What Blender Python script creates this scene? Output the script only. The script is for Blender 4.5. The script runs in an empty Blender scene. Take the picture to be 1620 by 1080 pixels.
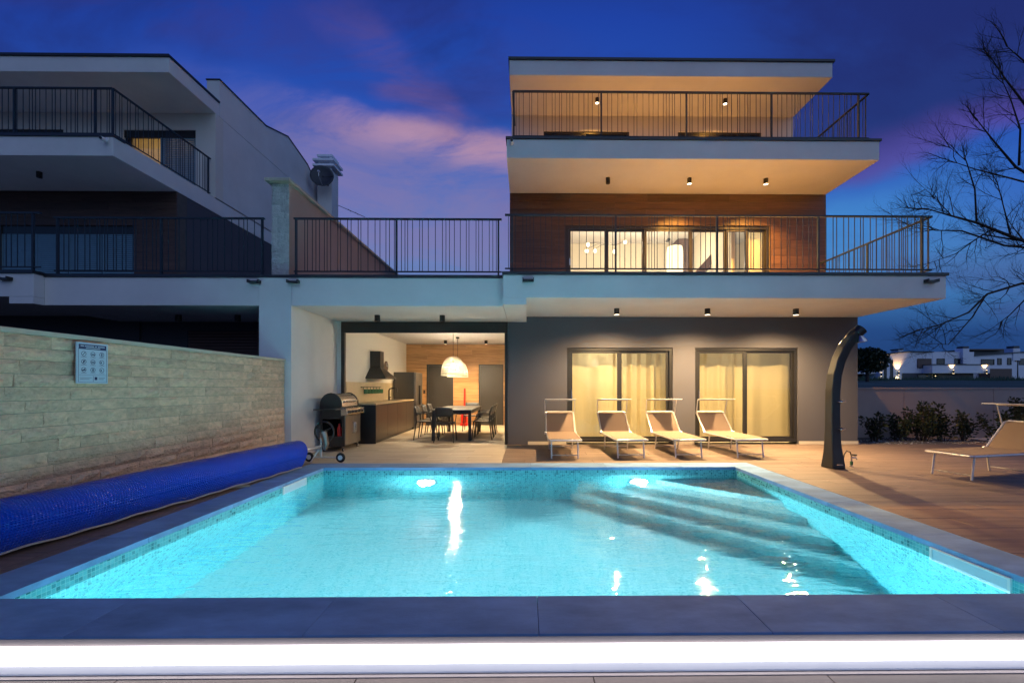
import bpy, bmesh, math, random
from mathutils import Vector, Matrix
random.seed(11)
R = math.radians
sc = bpy.context.scene

# ------------------------------------------------------------------ camera
F = 675.0; TH = R(0.6); CH = 1.3                 # focal length in photo pixels, yaw, eye height
CX = 833 + F*math.tan(TH); CY = 612.0
cam_d = bpy.data.cameras.new('camera'); cam = bpy.data.objects.new('camera', cam_d)
sc.collection.objects.link(cam); sc.camera = cam
cam.location = (0, 0, CH); cam.rotation_euler = (R(90), 0, -TH)
cam_d.sensor_width = 36; cam_d.lens = F/1620*36
cam_d.shift_x = -(CX-810)/1620; cam_d.shift_y = (CY-540)/1620
cam_d.clip_start = 0.05; cam_d.clip_end = 2000

# ------------------------------------------------------------------ view / cycles
sc.view_settings.view_transform = 'Standard'; sc.view_settings.look = 'None'
sc.view_settings.exposure = 0.0; sc.view_settings.gamma = 1
cy = sc.cycles
cy.use_denoising = True
try: cy.denoiser = 'OPENIMAGEDENOISE'
except Exception: pass
cy.max_bounces = 10; cy.diffuse_bounces = 4; cy.glossy_bounces = 4; cy.transmission_bounces = 8; cy.transparent_max_bounces = 12
cy.sample_clamp_indirect = 4.0; cy.blur_glossy = 0.5
cy.caustics_reflective = False; cy.caustics_refractive = True

# ------------------------------------------------------------------ world: dusk sky
world = bpy.data.worlds.new('World'); sc.world = world; world.use_nodes = True
wt = world.node_tree; wt.nodes.clear()
def WN(t, **k):
    n = wt.nodes.new(t)
    for a, b in k.items(): setattr(n, a, b)
    return n
def wlink(a, b): wt.links.new(a, b)
def wmath(op, a, b=None, c=None, clamp=False):
    n = WN('ShaderNodeMath', operation=op, use_clamp=clamp)
    for i, v in enumerate((a, b, c)):
        if v is None: continue
        if isinstance(v, (int, float)): n.inputs[i].default_value = v
        else: wlink(v, n.inputs[i])
    return n.outputs[0]
def wsmooth(v, a, b, lo=0.0, hi=1.0):
    n = WN('ShaderNodeMapRange', interpolation_type='SMOOTHSTEP')
    wlink(v, n.inputs['Value'])
    n.inputs['From Min'].default_value = a; n.inputs['From Max'].default_value = b
    n.inputs['To Min'].default_value = lo; n.inputs['To Max'].default_value = hi
    return n.outputs[0]
def wmix(fac, a, b, bt='MIX'):
    n = WN('ShaderNodeMixRGB', blend_type=bt)
    for i, v in ((0, fac), (1, a), (2, b)):
        if isinstance(v, (int, float)): n.inputs[i].default_value = v
        elif isinstance(v, tuple): n.inputs[i].default_value = (*v, 1)
        else: wlink(v, n.inputs[i])
    return n.outputs[0]
tc = WN('ShaderNodeTexCoord'); sep = WN('ShaderNodeSeparateXYZ'); wlink(tc.outputs['Generated'], sep.inputs[0])
dy = wmath('MAXIMUM', wmath('ABSOLUTE', sep.outputs[1]), 0.25)
su = wmath('DIVIDE', sep.outputs[0], dy)
sv = wmath('DIVIDE', wmath('MAXIMUM', sep.outputs[2], 0.0), dy)
cmb = WN('ShaderNodeCombineXYZ'); wlink(su, cmb.inputs[0]); wlink(sv, cmb.inputs[1])
def wnoise(scale, rot, sx, sy, detail=5, off=0.0, rough=0.55, dist=0.0):
    mp = WN('ShaderNodeMapping'); wlink(cmb.outputs[0], mp.inputs['Vector'])
    mp.inputs['Rotation'].default_value = (0, 0, R(rot)); mp.inputs['Scale'].default_value = (sx, sy, 1); mp.inputs['Location'].default_value = (off, off*.7, 0)
    n = WN('ShaderNodeTexNoise'); wlink(mp.outputs[0], n.inputs['Vector'])
    n.inputs['Scale'].default_value = scale; n.inputs['Detail'].default_value = detail; n.inputs['Roughness'].default_value = rough; n.inputs['Distortion'].default_value = dist
    return n.outputs[0]
sky = WN('ShaderNodeTexSky'); sky.sky_type = 'NISHITA'; sky.sun_disc = False
sky.sun_elevation = R(-4.0); sky.sun_rotation = R(-25); sky.air_density = 1.2; sky.ozone_density = 4.0
ramp = WN('ShaderNodeValToRGB'); wlink(wmath('MULTIPLY', sv, 0.9), ramp.inputs[0])
els = [(0.0, (.003, .034, .15)), (.12, (.010, .065, .24)), (.26, (.065, .26, .62)), (.40, (.035, .16, .58)), (.58, (.012, .085, .50)), (.78, (.005, .050, .40)), (.95, (.004, .025, .21))]
ramp.color_ramp.elements[0].position = 0; ramp.color_ramp.elements[0].color = (*els[0][1], 1)
ramp.color_ramp.elements[1].position = .95; ramp.color_ramp.elements[1].color = (*els[-1][1], 1)
for p, c in els[1:-1]:
    e = ramp.color_ramp.elements.new(p); e.color = (*c, 1)
base = wmix(0.06, ramp.outputs[0], sky.outputs[0], 'ADD')
warp = wmath('MULTIPLY', wmath('SUBTRACT', wnoise(2.4, 20, 1, 1.6, 6, 3.1), 0.5), 0.34)
# right side: everything above a slanting cloud edge goes dark violet
edge = wmath('ADD', wmath('SUBTRACT', sv, wmath('ADD', wmath('MULTIPLY', su, 0.36), 0.20)), wmath('MULTIPLY', warp, 0.35))
right = wsmooth(su, 0.15, 0.75)
cloudR = wmath('MULTIPLY', wmath('MULTIPLY', wsmooth(edge, -0.01, 0.09), wsmooth(edge, 0.75, 0.12)), right)
skyc = wmix(wmath('MULTIPLY', cloudR, 0.85), base, (.010, .022, .150))
rim = wmath('MULTIPLY', wmath('MULTIPLY', wsmooth(edge, -0.02, 0.03), wsmooth(edge, 0.13, 0.03)), right)
skyc = wmix(wmath('MULTIPLY', rim, 0.55), skyc, (.13, .065, .36))
# cyan clearing under it, low violet haze further right
clear = wmath('MULTIPLY', wmath('MULTIPLY', wsmooth(edge, 0.0, -0.07), wsmooth(sv, 0.16, 0.34)), wmath('MULTIPLY', right, wsmooth(su, 1.25, 0.65)))
skyc = wmix(wmath('MULTIPLY', clear, 0.6), skyc, (.06, .30, .72))
lowv = wmath('MULTIPLY', wsmooth(wnoise(2.2, -8, .8, 3.2, 5, 8.2), 0.42, 0.68), wmath('MULTIPLY', wsmooth(sv, 0.06, 0.2), wsmooth(sv, 0.52, 0.25)))
skyc = wmix(wmath('MULTIPLY', wmath('MULTIPLY', lowv, right), 0.55), skyc, (.055, .075, .26))
# left: lilac wash with a pink ridge and a thin wisp climbing above it
left = wsmooth(su, 0.30, -0.10)
l1 = wmath('ADD', wmath('SUBTRACT', sv, wmath('ADD', wmath('MULTIPLY', su, -0.24), 0.555)), wmath('MULTIPLY', warp, 0.45))
n1 = wnoise(2.4, 14, .9, 2.4, 9, 1.7, 0.66, 0.9)
wash = wmath('MULTIPLY', wmath('MULTIPLY', wsmooth(l1, 0.05, -0.10), wsmooth(sv, 0.10, 0.34)), wmath('MULTIPLY', wsmooth(n1, 0.16, 0.62), wmath('MULTIPLY', left, wsmooth(su, -1.05, -.45))))
skyc = wmix(wmath('MULTIPLY', wash, 0.74), skyc, (.26, .21, .44))
ridge = wmath('MULTIPLY', wmath('MULTIPLY', wsmooth(l1, 0.035, -0.010), wsmooth(l1, -0.11, -0.02)), wmath('MULTIPLY', wsmooth(n1, 0.30, 0.60), wmath('MULTIPLY', left, wsmooth(su, -0.62, -0.26))))
skyc = wmix(wmath('MULTIPLY', ridge, 0.64), skyc, (.74, .40, .46))
l2 = wmath('ADD', wmath('SUBTRACT', sv, wmath('ADD', wmath('MULTIPLY', su, -1.05), 0.42)), wmath('MULTIPLY', warp, 1.1))
n2 = wnoise(3.0, 40, .8, 2.2, 7, 5.3, 0.62, 0.6)
wisp = wmath('MULTIPLY', wmath('MULTIPLY', wsmooth(l2, 0.11, 0.02), wsmooth(l2, -0.12, -0.01)), wmath('MULTIPLY', wsmooth(n2, 0.34, 0.66), wsmooth(su, 0.02, -0.14)))
wisp = wmath('MULTIPLY', wisp, wsmooth(sv, 0.98, 0.70))
skyc = wmix(wmath('MULTIPLY', wisp, 0.60), skyc, (.24, .13, .34))
dusk = wmath('MULTIPLY', wmath('MULTIPLY', wsmooth(l1, 0.0, 0.10), wsmooth(l1, 0.42, 0.12)), wmath('MULTIPLY', left, wsmooth(n2, 0.36, 0.62)))
skyc = wmix(wmath('MULTIPLY', dusk, 0.42), skyc, (.040, .035, .22))
skyc = wmix(0.10, skyc, (.10, .12, .22))
n3 = wnoise(1.7, 12, .75, 1.5, 7, 6.4, .6, .5)
veil = wmath('MULTIPLY', wsmooth(n3, 0.40, 0.64), wsmooth(sv, 0.50, 0.78))
skyc = wmix(wmath('MULTIPLY', veil, 0.62), skyc, (.016, .024, .14))
bg = WN('ShaderNodeBackground'); wlink(skyc, bg.inputs['Color']); bg.inputs['Strength'].default_value = 0.95
wo = WN('ShaderNodeOutputWorld'); wlink(bg.outputs[0], wo.inputs['Surface'])

# the sun is down: only a very weak, broad afterglow is left of it
sl = bpy.data.lights.new('sun', 'SUN'); sl.energy = 0.56; sl.angle = R(80); sl.color = (.62, .82, 1.0)
so = bpy.data.objects.new('sun', sl); sc.collection.objects.link(so); so.rotation_euler = Vector((-.72, 1.0, -.72)).to_track_quat('-Z', 'Y').to_euler()

# ------------------------------------------------------------------ pixel helpers (photo pixels -> place)
def ray(px, py):
    a = (px-CX)/F; b = (CY-py)/F
    c, s = math.cos(TH), math.sin(TH)
    return Vector((s + a*c, c - a*s, b))
def atY(px, py, Y):
    d = ray(px, py); t = Y/d.y
    return Vector((d.x*t, Y, CH + d.z*t))
def atZ(px, py, Z=0.0):
    d = ray(px, py); t = (Z-CH)/d.z
    return Vector((d.x*t, d.y*t, Z))

# ------------------------------------------------------------------ materials
MATS = {}
def nodes_of(name):
    m = bpy.data.materials.new(name); m.use_nodes = True; nt = m.node_tree
    return m, nt, nt.nodes['Principled BSDF'], nt.nodes['Material Output']
def mat(name, col, rough=.6, metal=0.0, var=.12, scale=6.0, stretch=(1, 1, 1), bump=.0, bscale=40.0, objvar=0.0, spec=.5, sheen=None, coord='Object'):
    m, nt, p, out = nodes_of(name)
    N, L = nt.nodes, nt.links
    tcn = N.new('ShaderNodeTexCoord'); mp = N.new('ShaderNodeMapping'); L.new(tcn.outputs[coord], mp.inputs[0])
    mp.inputs['Scale'].default_value = stretch
    nz = N.new('ShaderNodeTexNoise'); L.new(mp.outputs[0], nz.inputs[0]); nz.inputs['Scale'].default_value = scale; nz.inputs['Detail'].default_value = 6; nz.inputs['Roughness'].default_value = .62
    rp = N.new('ShaderNodeMapRange'); L.new(nz.outputs[0], rp.inputs[0]); rp.inputs[1].default_value = .25; rp.inputs[2].default_value = .75
    rp.inputs[3].default_value = 1-var; rp.inputs[4].default_value = 1+var
    val = rp.outputs[0]
    if objvar:
        oi = N.new('ShaderNodeObjectInfo'); r2 = N.new('ShaderNodeMapRange'); L.new(oi.outputs['Random'], r2.inputs[0]); r2.inputs[3].default_value = 1-objvar; r2.inputs[4].default_value = 1+objvar
        mm = N.new('ShaderNodeMath'); mm.operation = 'MULTIPLY'; L.new(val, mm.inputs[0]); L.new(r2.outputs[0], mm.inputs[1]); val = mm.outputs[0]
        ad = N.new('ShaderNodeVectorMath'); ad.operation = 'ADD'; L.new(mp.outputs[0], ad.inputs[0])
        ml = N.new('ShaderNodeMath'); ml.operation = 'MULTIPLY'; L.new(oi.outputs['Random'], ml.inputs[0]); ml.inputs[1].default_value = 37.0
        L.new(ml.outputs[0], ad.inputs[1]); L.new(ad.outputs[0], nz.inputs[0])
    vm = N.new('ShaderNodeVectorMath'); vm.operation = 'SCALE'; vm.inputs[0].default_value = col; L.new(val, vm.inputs['Scale'])
    L.new(vm.outputs[0], p.inputs['Base Color'])
    p.inputs['Roughness'].default_value = rough; p.inputs['Metallic'].default_value = metal
    p.inputs['Specular IOR Level'].default_value = spec
    if bump:
        nb = N.new('ShaderNodeTexNoise'); L.new(mp.outputs[0] if not objvar else nz.inputs[0].links[0].from_socket, nb.inputs[0]); nb.inputs['Scale'].default_value = bscale; nb.inputs['Detail'].default_value = 5
        bp = N.new('ShaderNodeBump'); L.new(nb.outputs[0], bp.inputs['Height']); bp.inputs['Strength'].default_value = bump; bp.inputs['Distance'].default_value = .05 if 'stone' in name else .02
        L.new(bp.outputs[0], p.inputs['Normal'])
    MATS[name] = m
    return m
def emis(name, col, strength):
    m, nt, p, out = nodes_of(name)
    p.inputs['Base Color'].default_value = (*col, 1); p.inputs['Emission Color'].default_value = (*col, 1); p.inputs['Emission Strength'].default_value = strength
    MATS[name] = m; return m

WARM = (1.0, .66, .31)
WARM2 = (1.0, .83, .58)
mat('white_render', (.68, .66, .64), .85, var=.09, scale=.9, bump=.08, bscale=160)
mat('soffit_render', (.66, .62, .56), .85, var=.03, scale=.9, bump=.04, bscale=160)
mat('taupe_render', (.068, .066, .080), .9, var=.05, scale=1.1, bump=.12, bscale=200)
mat('interior_white', (.74, .70, .62), .85, var=.03, scale=.8)
mat('interior_cream', (.66, .60, .48), .85, var=.04, scale=.8)
mat('cap_metal', (.045, .05, .055), .45, .6, var=.12, scale=3)
mat('rail_metal', (.022, .034, .046), .55, .0, var=.15, scale=8, spec=.3)
mat('dark_frame', (.022, .021, .021), .38, .3, var=.12, scale=8)
mat('black_plastic', (.012, .012, .013), .42, var=.15, scale=14)
mat('chair_plastic', (.030, .030, .031), .5, var=.1, scale=14)
mat('clad_wood', (.068, .034, .022), .55, var=.42, scale=3.2, stretch=(.55, 6, 9), bump=.12, bscale=14, objvar=.22)
mat('oak_wood', (.42, .235, .105), .5, var=.38, scale=3.0, stretch=(.6, 6, 9), bump=.1, bscale=14, objvar=.16)
mat('concrete_tile', (.40, .335, .255), .62, var=.24, scale=2.2, stretch=(.5, 4.5, 1), bump=.08, bscale=30, objvar=.07)
mat('deck_tile', (.150, .104, .080), .55, var=.42, scale=2.4, stretch=(.45, 6, 1), bump=.10, bscale=30, objvar=.07)
mat('grout', (.09, .075, .065), .9, var=.2)
mat('coping_stone', (.16, .28, .48), .75, var=.30, scale=3.0, stretch=(.7, 1.6, 1), bump=.08, bscale=60, objvar=.05, spec=.15)  # grey stone; the blue of the reflected sky is put into its base colour
mat('coping_edge', (.42, .36, .33), .7, var=.08, scale=3)
mat('white_paint', (.78, .78, .78), .6, var=.03)
mat('split_stone', (.84, .57, .37), .92, var=.24, scale=11, stretch=(1, 1, 1.8), bump=.8, bscale=34, objvar=.13)
mat('mortar', (.34, .29, .22), .95, var=.15, scale=20, bump=.3)
mat('wall_cap', (.50, .44, .34), .8, var=.10, scale=5, bump=.1)
mat('pale_stone', (.56, .54, .51), .92, var=.18, scale=12, bump=.9, bscale=40, objvar=.12)
mat('block_wall', (.33, .26, .235), .9, var=.10, scale=1.2, bump=.15, bscale=70)
mat('lounger_fabric', (.165, .112, .078), .85, var=.08, scale=60, bump=.15, bscale=500)
mat('alu_white', (.66, .64, .62), .32, .55, var=.05)
mat('steel', (.58, .55, .52), .26, 1.0, var=.12, scale=5, stretch=(1, 8, 1))
mat('dark_steel', (.26, .24, .225), .34, .85, var=.08, scale=3, stretch=(1, 9, 1))
mat('cabinet_brown', (.048, .038, .031), .38, .25, var=.07, scale=2)
mat('fridge_grey', (.085, .082, .078), .36, .5, var=.05, scale=2)
mat('door_grey', (.032, .031, .031), .42, var=.05, scale=2)
mat('worktop', (.46, .36, .22), .45, var=.18, scale=8)
mat('splash_tile', (.52, .42, .26), .35, var=.10, scale=4)
mat('green_glaze', (.055, .16, .075), .25, var=.2, scale=12)
mat('red_plastic', (.62, .02, .012), .4, var=.08)
mat('gravel', (.40, .42, .44), .9, var=.35, scale=40, bump=.8, bscale=60)
mat('pebble', (.50, .50, .51), .85, var=.3, scale=6)
mat('field_grass', (.035, .070, .055), .95, var=.5, scale=.8, stretch=(1, .35, 1), bump=.4, bscale=3)
mat('ground_soil', (.10, .09, .08), .95, var=.3, scale=1.2, bump=.3)
mat('bark', (.045, .034, .028), .95, var=.3, scale=8, bump=.6, bscale=25)
mat('leaf', (.028, .042, .016), .6, var=.5, scale=14, objvar=.2)
mat('far_white', (.80, .82, .86), .9, var=.06, scale=.3)
mat('far_dark', (.05, .055, .07), .5, var=.15, scale=.5)
mat('far_brown', (.14, .095, .075), .7, var=.1, scale=.5)
mat('tyre', (.012, .012, .012), .7)
mat('paper', (.55, .66, .74), .6, var=.03)
mat('ink_blue', (.014, .03, .10), .6)
mat('shutter_brown', (.115, .050, .032), .5, var=.1, objvar=.05)
mat('shutter_grey', (.15, .26, .31), .45, .3, var=.1)
mat('dish_grey', (.035, .04, .05), .5, .3)
mat('beige_cloth', (.55, .46, .30), .85, var=.06)
emis('bulb_warm', (1.0, .80, .50), 7.0)
emis('spot_face', (1.0, .82, .55), 6.0)
emis('led_white', (1.0, .96, 1.0), 4.6)
emis('pool_lamp_face', (.90, .99, 1.0), 42.0)
emis('sconce_face', (1.0, .72, .38), 14.0)
emis('lamp_tower', (1.0, .88, .62), 1.6)

def glass_mat(name, tint, refl=1.0):
    m, nt, p, out = nodes_of(name); N, L = nt.nodes, nt.links; N.remove(p)
    t = N.new('ShaderNodeBsdfTransparent'); t.inputs[0].default_value = (*tint, 1)
    g = N.new('ShaderNodeBsdfGlossy'); g.inputs['Roughness'].default_value = .01
    fr = N.new('ShaderNodeFresnel'); fr.inputs[0].default_value = 1.5
    mu = N.new('ShaderNodeMath'); mu.operation = 'MULTIPLY'; L.new(fr.outputs[0], mu.inputs[0]); mu.inputs[1].default_value = 1.7*refl
    ge = N.new('ShaderNodeNewGeometry'); iv = N.new('ShaderNodeMath'); iv.operation = 'SUBTRACT'; iv.inputs[0].default_value = 1.0; L.new(ge.outputs['Backfacing'], iv.inputs[1])
    m3 = N.new('ShaderNodeMath'); m3.operation = 'MULTIPLY'; m3.use_clamp = True; L.new(mu.outputs[0], m3.inputs[0]); L.new(iv.outputs[0], m3.inputs[1]); mu = m3
    mx = N.new('ShaderNodeMixShader'); L.new(mu.outputs[0], mx.inputs[0]); L.new(t.outputs[0], mx.inputs[1]); L.new(g.outputs[0], mx.inputs[2])
    L.new(mx.outputs[0], out.inputs['Surface']); MATS[name] = m
glass_mat('glass', (.93, .94, .93)); glass_mat('dark_glass', (.25, .28, .32))
def translucent(name, col, k=.55, transp=.0):
    m, nt, p, out = nodes_of(name); N, L = nt.nodes, nt.links; N.remove(p)
    d = N.new('ShaderNodeBsdfDiffuse'); d.inputs[0].default_value = (*col, 1)
    t = N.new('ShaderNodeBsdfTranslucent'); t.inputs[0].default_value = (*col, 1)
    mx = N.new('ShaderNodeMixShader'); mx.inputs[0].default_value = k; L.new(d.outputs[0], mx.inputs[1]); L.new(t.outputs[0], mx.inputs[2])
    o = mx.outputs[0]
    if transp:
        tr = N.new('ShaderNodeBsdfTransparent'); m2 = N.new('ShaderNodeMixShader'); m2.inputs[0].default_value = transp
        L.new(o, m2.inputs[1]); L.new(tr.outputs[0], m2.inputs[2]); o = m2.outputs[0]
    L.new(o, out.inputs['Surface']); MATS[name] = m
translucent('curtain', (.82, .70, .42), .6, .06)
translucent('rattan', (.70, .62, .48), .6)

# mosaic tiles: one colour per cell of the UV grid, pale grout between
def mosaic(name, S, dark, pale, grout, contrast):
    m, nt, p, out = nodes_of(name); N, L = nt.nodes, nt.links
    uv = N.new('ShaderNodeUVMap'); sc_ = N.new('ShaderNodeVectorMath'); sc_.operation = 'SCALE'; L.new(uv.outputs[0], sc_.inputs[0]); sc_.inputs['Scale'].default_value = 1/S
    fl = N.new('ShaderNodeVectorMath'); fl.operation = 'FLOOR'; L.new(sc_.outputs[0], fl.inputs[0])
    fr = N.new('ShaderNodeVectorMath'); fr.operation = 'FRACTION'; L.new(sc_.outputs[0], fr.inputs[0])
    wn = N.new('ShaderNodeTexWhiteNoise'); wn.noise_dimensions = '3D'; L.new(fl.outputs[0], wn.inputs['Vector'])
    rp = N.new('ShaderNodeValToRGB'); L.new(wn.outputs['Value'], rp.inputs[0])
    e = rp.color_ramp.elements; e[0].color = (*dark, 1); e[1].color = (*pale, 1); e[0].position = 0
    q = e.new(contrast); q.color = tuple(.35*a+.65*b for a, b in zip(dark, pale)) + (1,)
    sx = N.new('ShaderNodeSeparateXYZ'); L.new(fr.outputs[0], sx.inputs[0])
    def band(o):
        a = N.new('ShaderNodeMath'); a.operation = 'SUBTRACT'; L.new(o, a.inputs[0]); a.inputs[1].default_value = .5
        b = N.new('ShaderNodeMath'); b.operation = 'ABSOLUTE'; L.new(a.outputs[0], b.inputs[0]); return b.outputs[0]
    mxn = N.new('ShaderNodeMath'); mxn.operation = 'MAXIMUM'; L.new(band(sx.outputs[0]), mxn.inputs[0]); L.new(band(sx.outputs[1]), mxn.inputs[1])
    gt = N.new('ShaderNodeMath'); gt.operation = 'GREATER_THAN'; L.new(mxn.outputs[0], gt.inputs[0]); gt.inputs[1].default_value = .445
    mx = N.new('ShaderNodeMixRGB'); L.new(gt.outputs[0], mx.inputs[0]); L.new(rp.outputs[0], mx.inputs[1]); mx.inputs[2].default_value = (*grout, 1)
    L.new(mx.outputs[0], p.inputs['Base Color']); p.inputs['Roughness'].default_value = .25
    bp = N.new('ShaderNodeBump'); bp.invert = True; L.new(gt.outputs[0], bp.inputs['Height']); bp.inputs['Strength'].default_value = .4; bp.inputs['Distance'].default_value = .002; L.new(bp.outputs[0], p.inputs['Normal'])
    MATS[name] = m
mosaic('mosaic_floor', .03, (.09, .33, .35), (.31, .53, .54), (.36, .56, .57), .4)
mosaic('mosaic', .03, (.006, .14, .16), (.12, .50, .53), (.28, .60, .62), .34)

# water
m, nt, p, out = nodes_of('water'); N, L = nt.nodes, nt.links; N.remove(p)
g = N.new('ShaderNodeBsdfGlass'); g.inputs['IOR'].default_value = 1.29; g.inputs['Roughness'].default_value = 0.0; g.inputs['Color'].default_value = (.97, 1, 1, 1)
tcn = N.new('ShaderNodeTexCoord')
def wv(scale, sx, sy, det, off):
    mp = N.new('ShaderNodeMapping'); L.new(tcn.outputs['Object'], mp.inputs[0]); mp.inputs['Scale'].default_value = (sx, sy, 1); mp.inputs['Location'].default_value = (off, off, 0)
    n = N.new('ShaderNodeTexNoise'); L.new(mp.outputs[0], n.inputs[0]); n.inputs['Scale'].default_value = scale; n.inputs['Detail'].default_value = det; n.inputs['Distortion'].default_value = .6
    return n.outputs[0]
a0 = N.new('ShaderNodeMath'); a0.operation = 'MULTIPLY'; L.new(wv(13.0, .40, 1.5, 2, 9.0), a0.inputs[0]); a0.inputs[1].default_value = .34
a1 = N.new('ShaderNodeMath'); a1.operation = 'ADD'; L.new(wv(5.2, .42, 1.5, 2, 4.0), a1.inputs[0]); L.new(a0.outputs[0], a1.inputs[1])
ad = N.new('ShaderNodeMath'); ad.operation = 'MULTIPLY_ADD'; L.new(a1.outputs[0], ad.inputs[0]); ad.inputs[1].default_value = .80; lw = N.new('ShaderNodeMath'); lw.operation = 'MULTIPLY'; L.new(wv(2.0, .7, 1.2, 2, 0.0), lw.inputs[0]); lw.inputs[1].default_value = .6; L.new(lw.outputs[0], ad.inputs[2])
bp = N.new('ShaderNodeBump'); L.new(ad.outputs[0], bp.inputs['Height']); bp.inputs['Strength'].default_value = .27; bp.inputs['Distance'].default_value = .05
L.new(bp.outputs[0], g.inputs['Normal']); L.new(g.outputs[0], out.inputs['Surface']); va = N.new('ShaderNodeVolumeAbsorption'); va.inputs['Color'].default_value = (.10, .80, .93, 1); va.inputs['Density'].default_value = .13; L.new(va.outputs[0], out.inputs['Volume']); MATS['water'] = m

# bubble cover: glossy blue with rows of small domes
m, nt, p, out = nodes_of('bubble_cover'); N, L = nt.nodes, nt.links
uv = N.new('ShaderNodeUVMap'); vo = N.new('ShaderNodeTexVoronoi'); vo.inputs['Scale'].default_value = 44; vo.inputs['Randomness'].default_value = .12; L.new(uv.outputs[0], vo.inputs['Vector'])
mr = N.new('ShaderNodeMapRange'); L.new(vo.outputs['Distance'], mr.inputs[0]); mr.inputs[1].default_value = 0; mr.inputs[2].default_value = .5; mr.inputs[3].default_value = 1; mr.inputs[4].default_value = 0
bp = N.new('ShaderNodeBump'); L.new(mr.outputs[0], bp.inputs['Height']); bp.inputs['Strength'].default_value = 1.0; bp.inputs['Distance'].default_value = .012
nz = N.new('ShaderNodeTexNoise'); nz.inputs['Scale'].default_value = 3.0; L.new(uv.outputs[0], nz.inputs[0])
b2 = N.new('ShaderNodeBump'); L.new(nz.outputs[0], b2.inputs['Height']); b2.inputs['Strength'].default_value = .9; b2.inputs['Distance'].default_value = .07; L.new(b2.outputs[0], bp.inputs['Normal'])
L.new(bp.outputs[0], p.inputs['Normal']); p.inputs['Base Color'].default_value = (.0, .042, .46, 1); p.inputs['Roughness'].default_value = .16; p.inputs['Specular IOR Level'].default_value = .35
p.inputs['Coat Weight'].default_value = .0; p.inputs['Coat Roughness'].default_value = .08
MATS['bubble_cover'] = m

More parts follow.
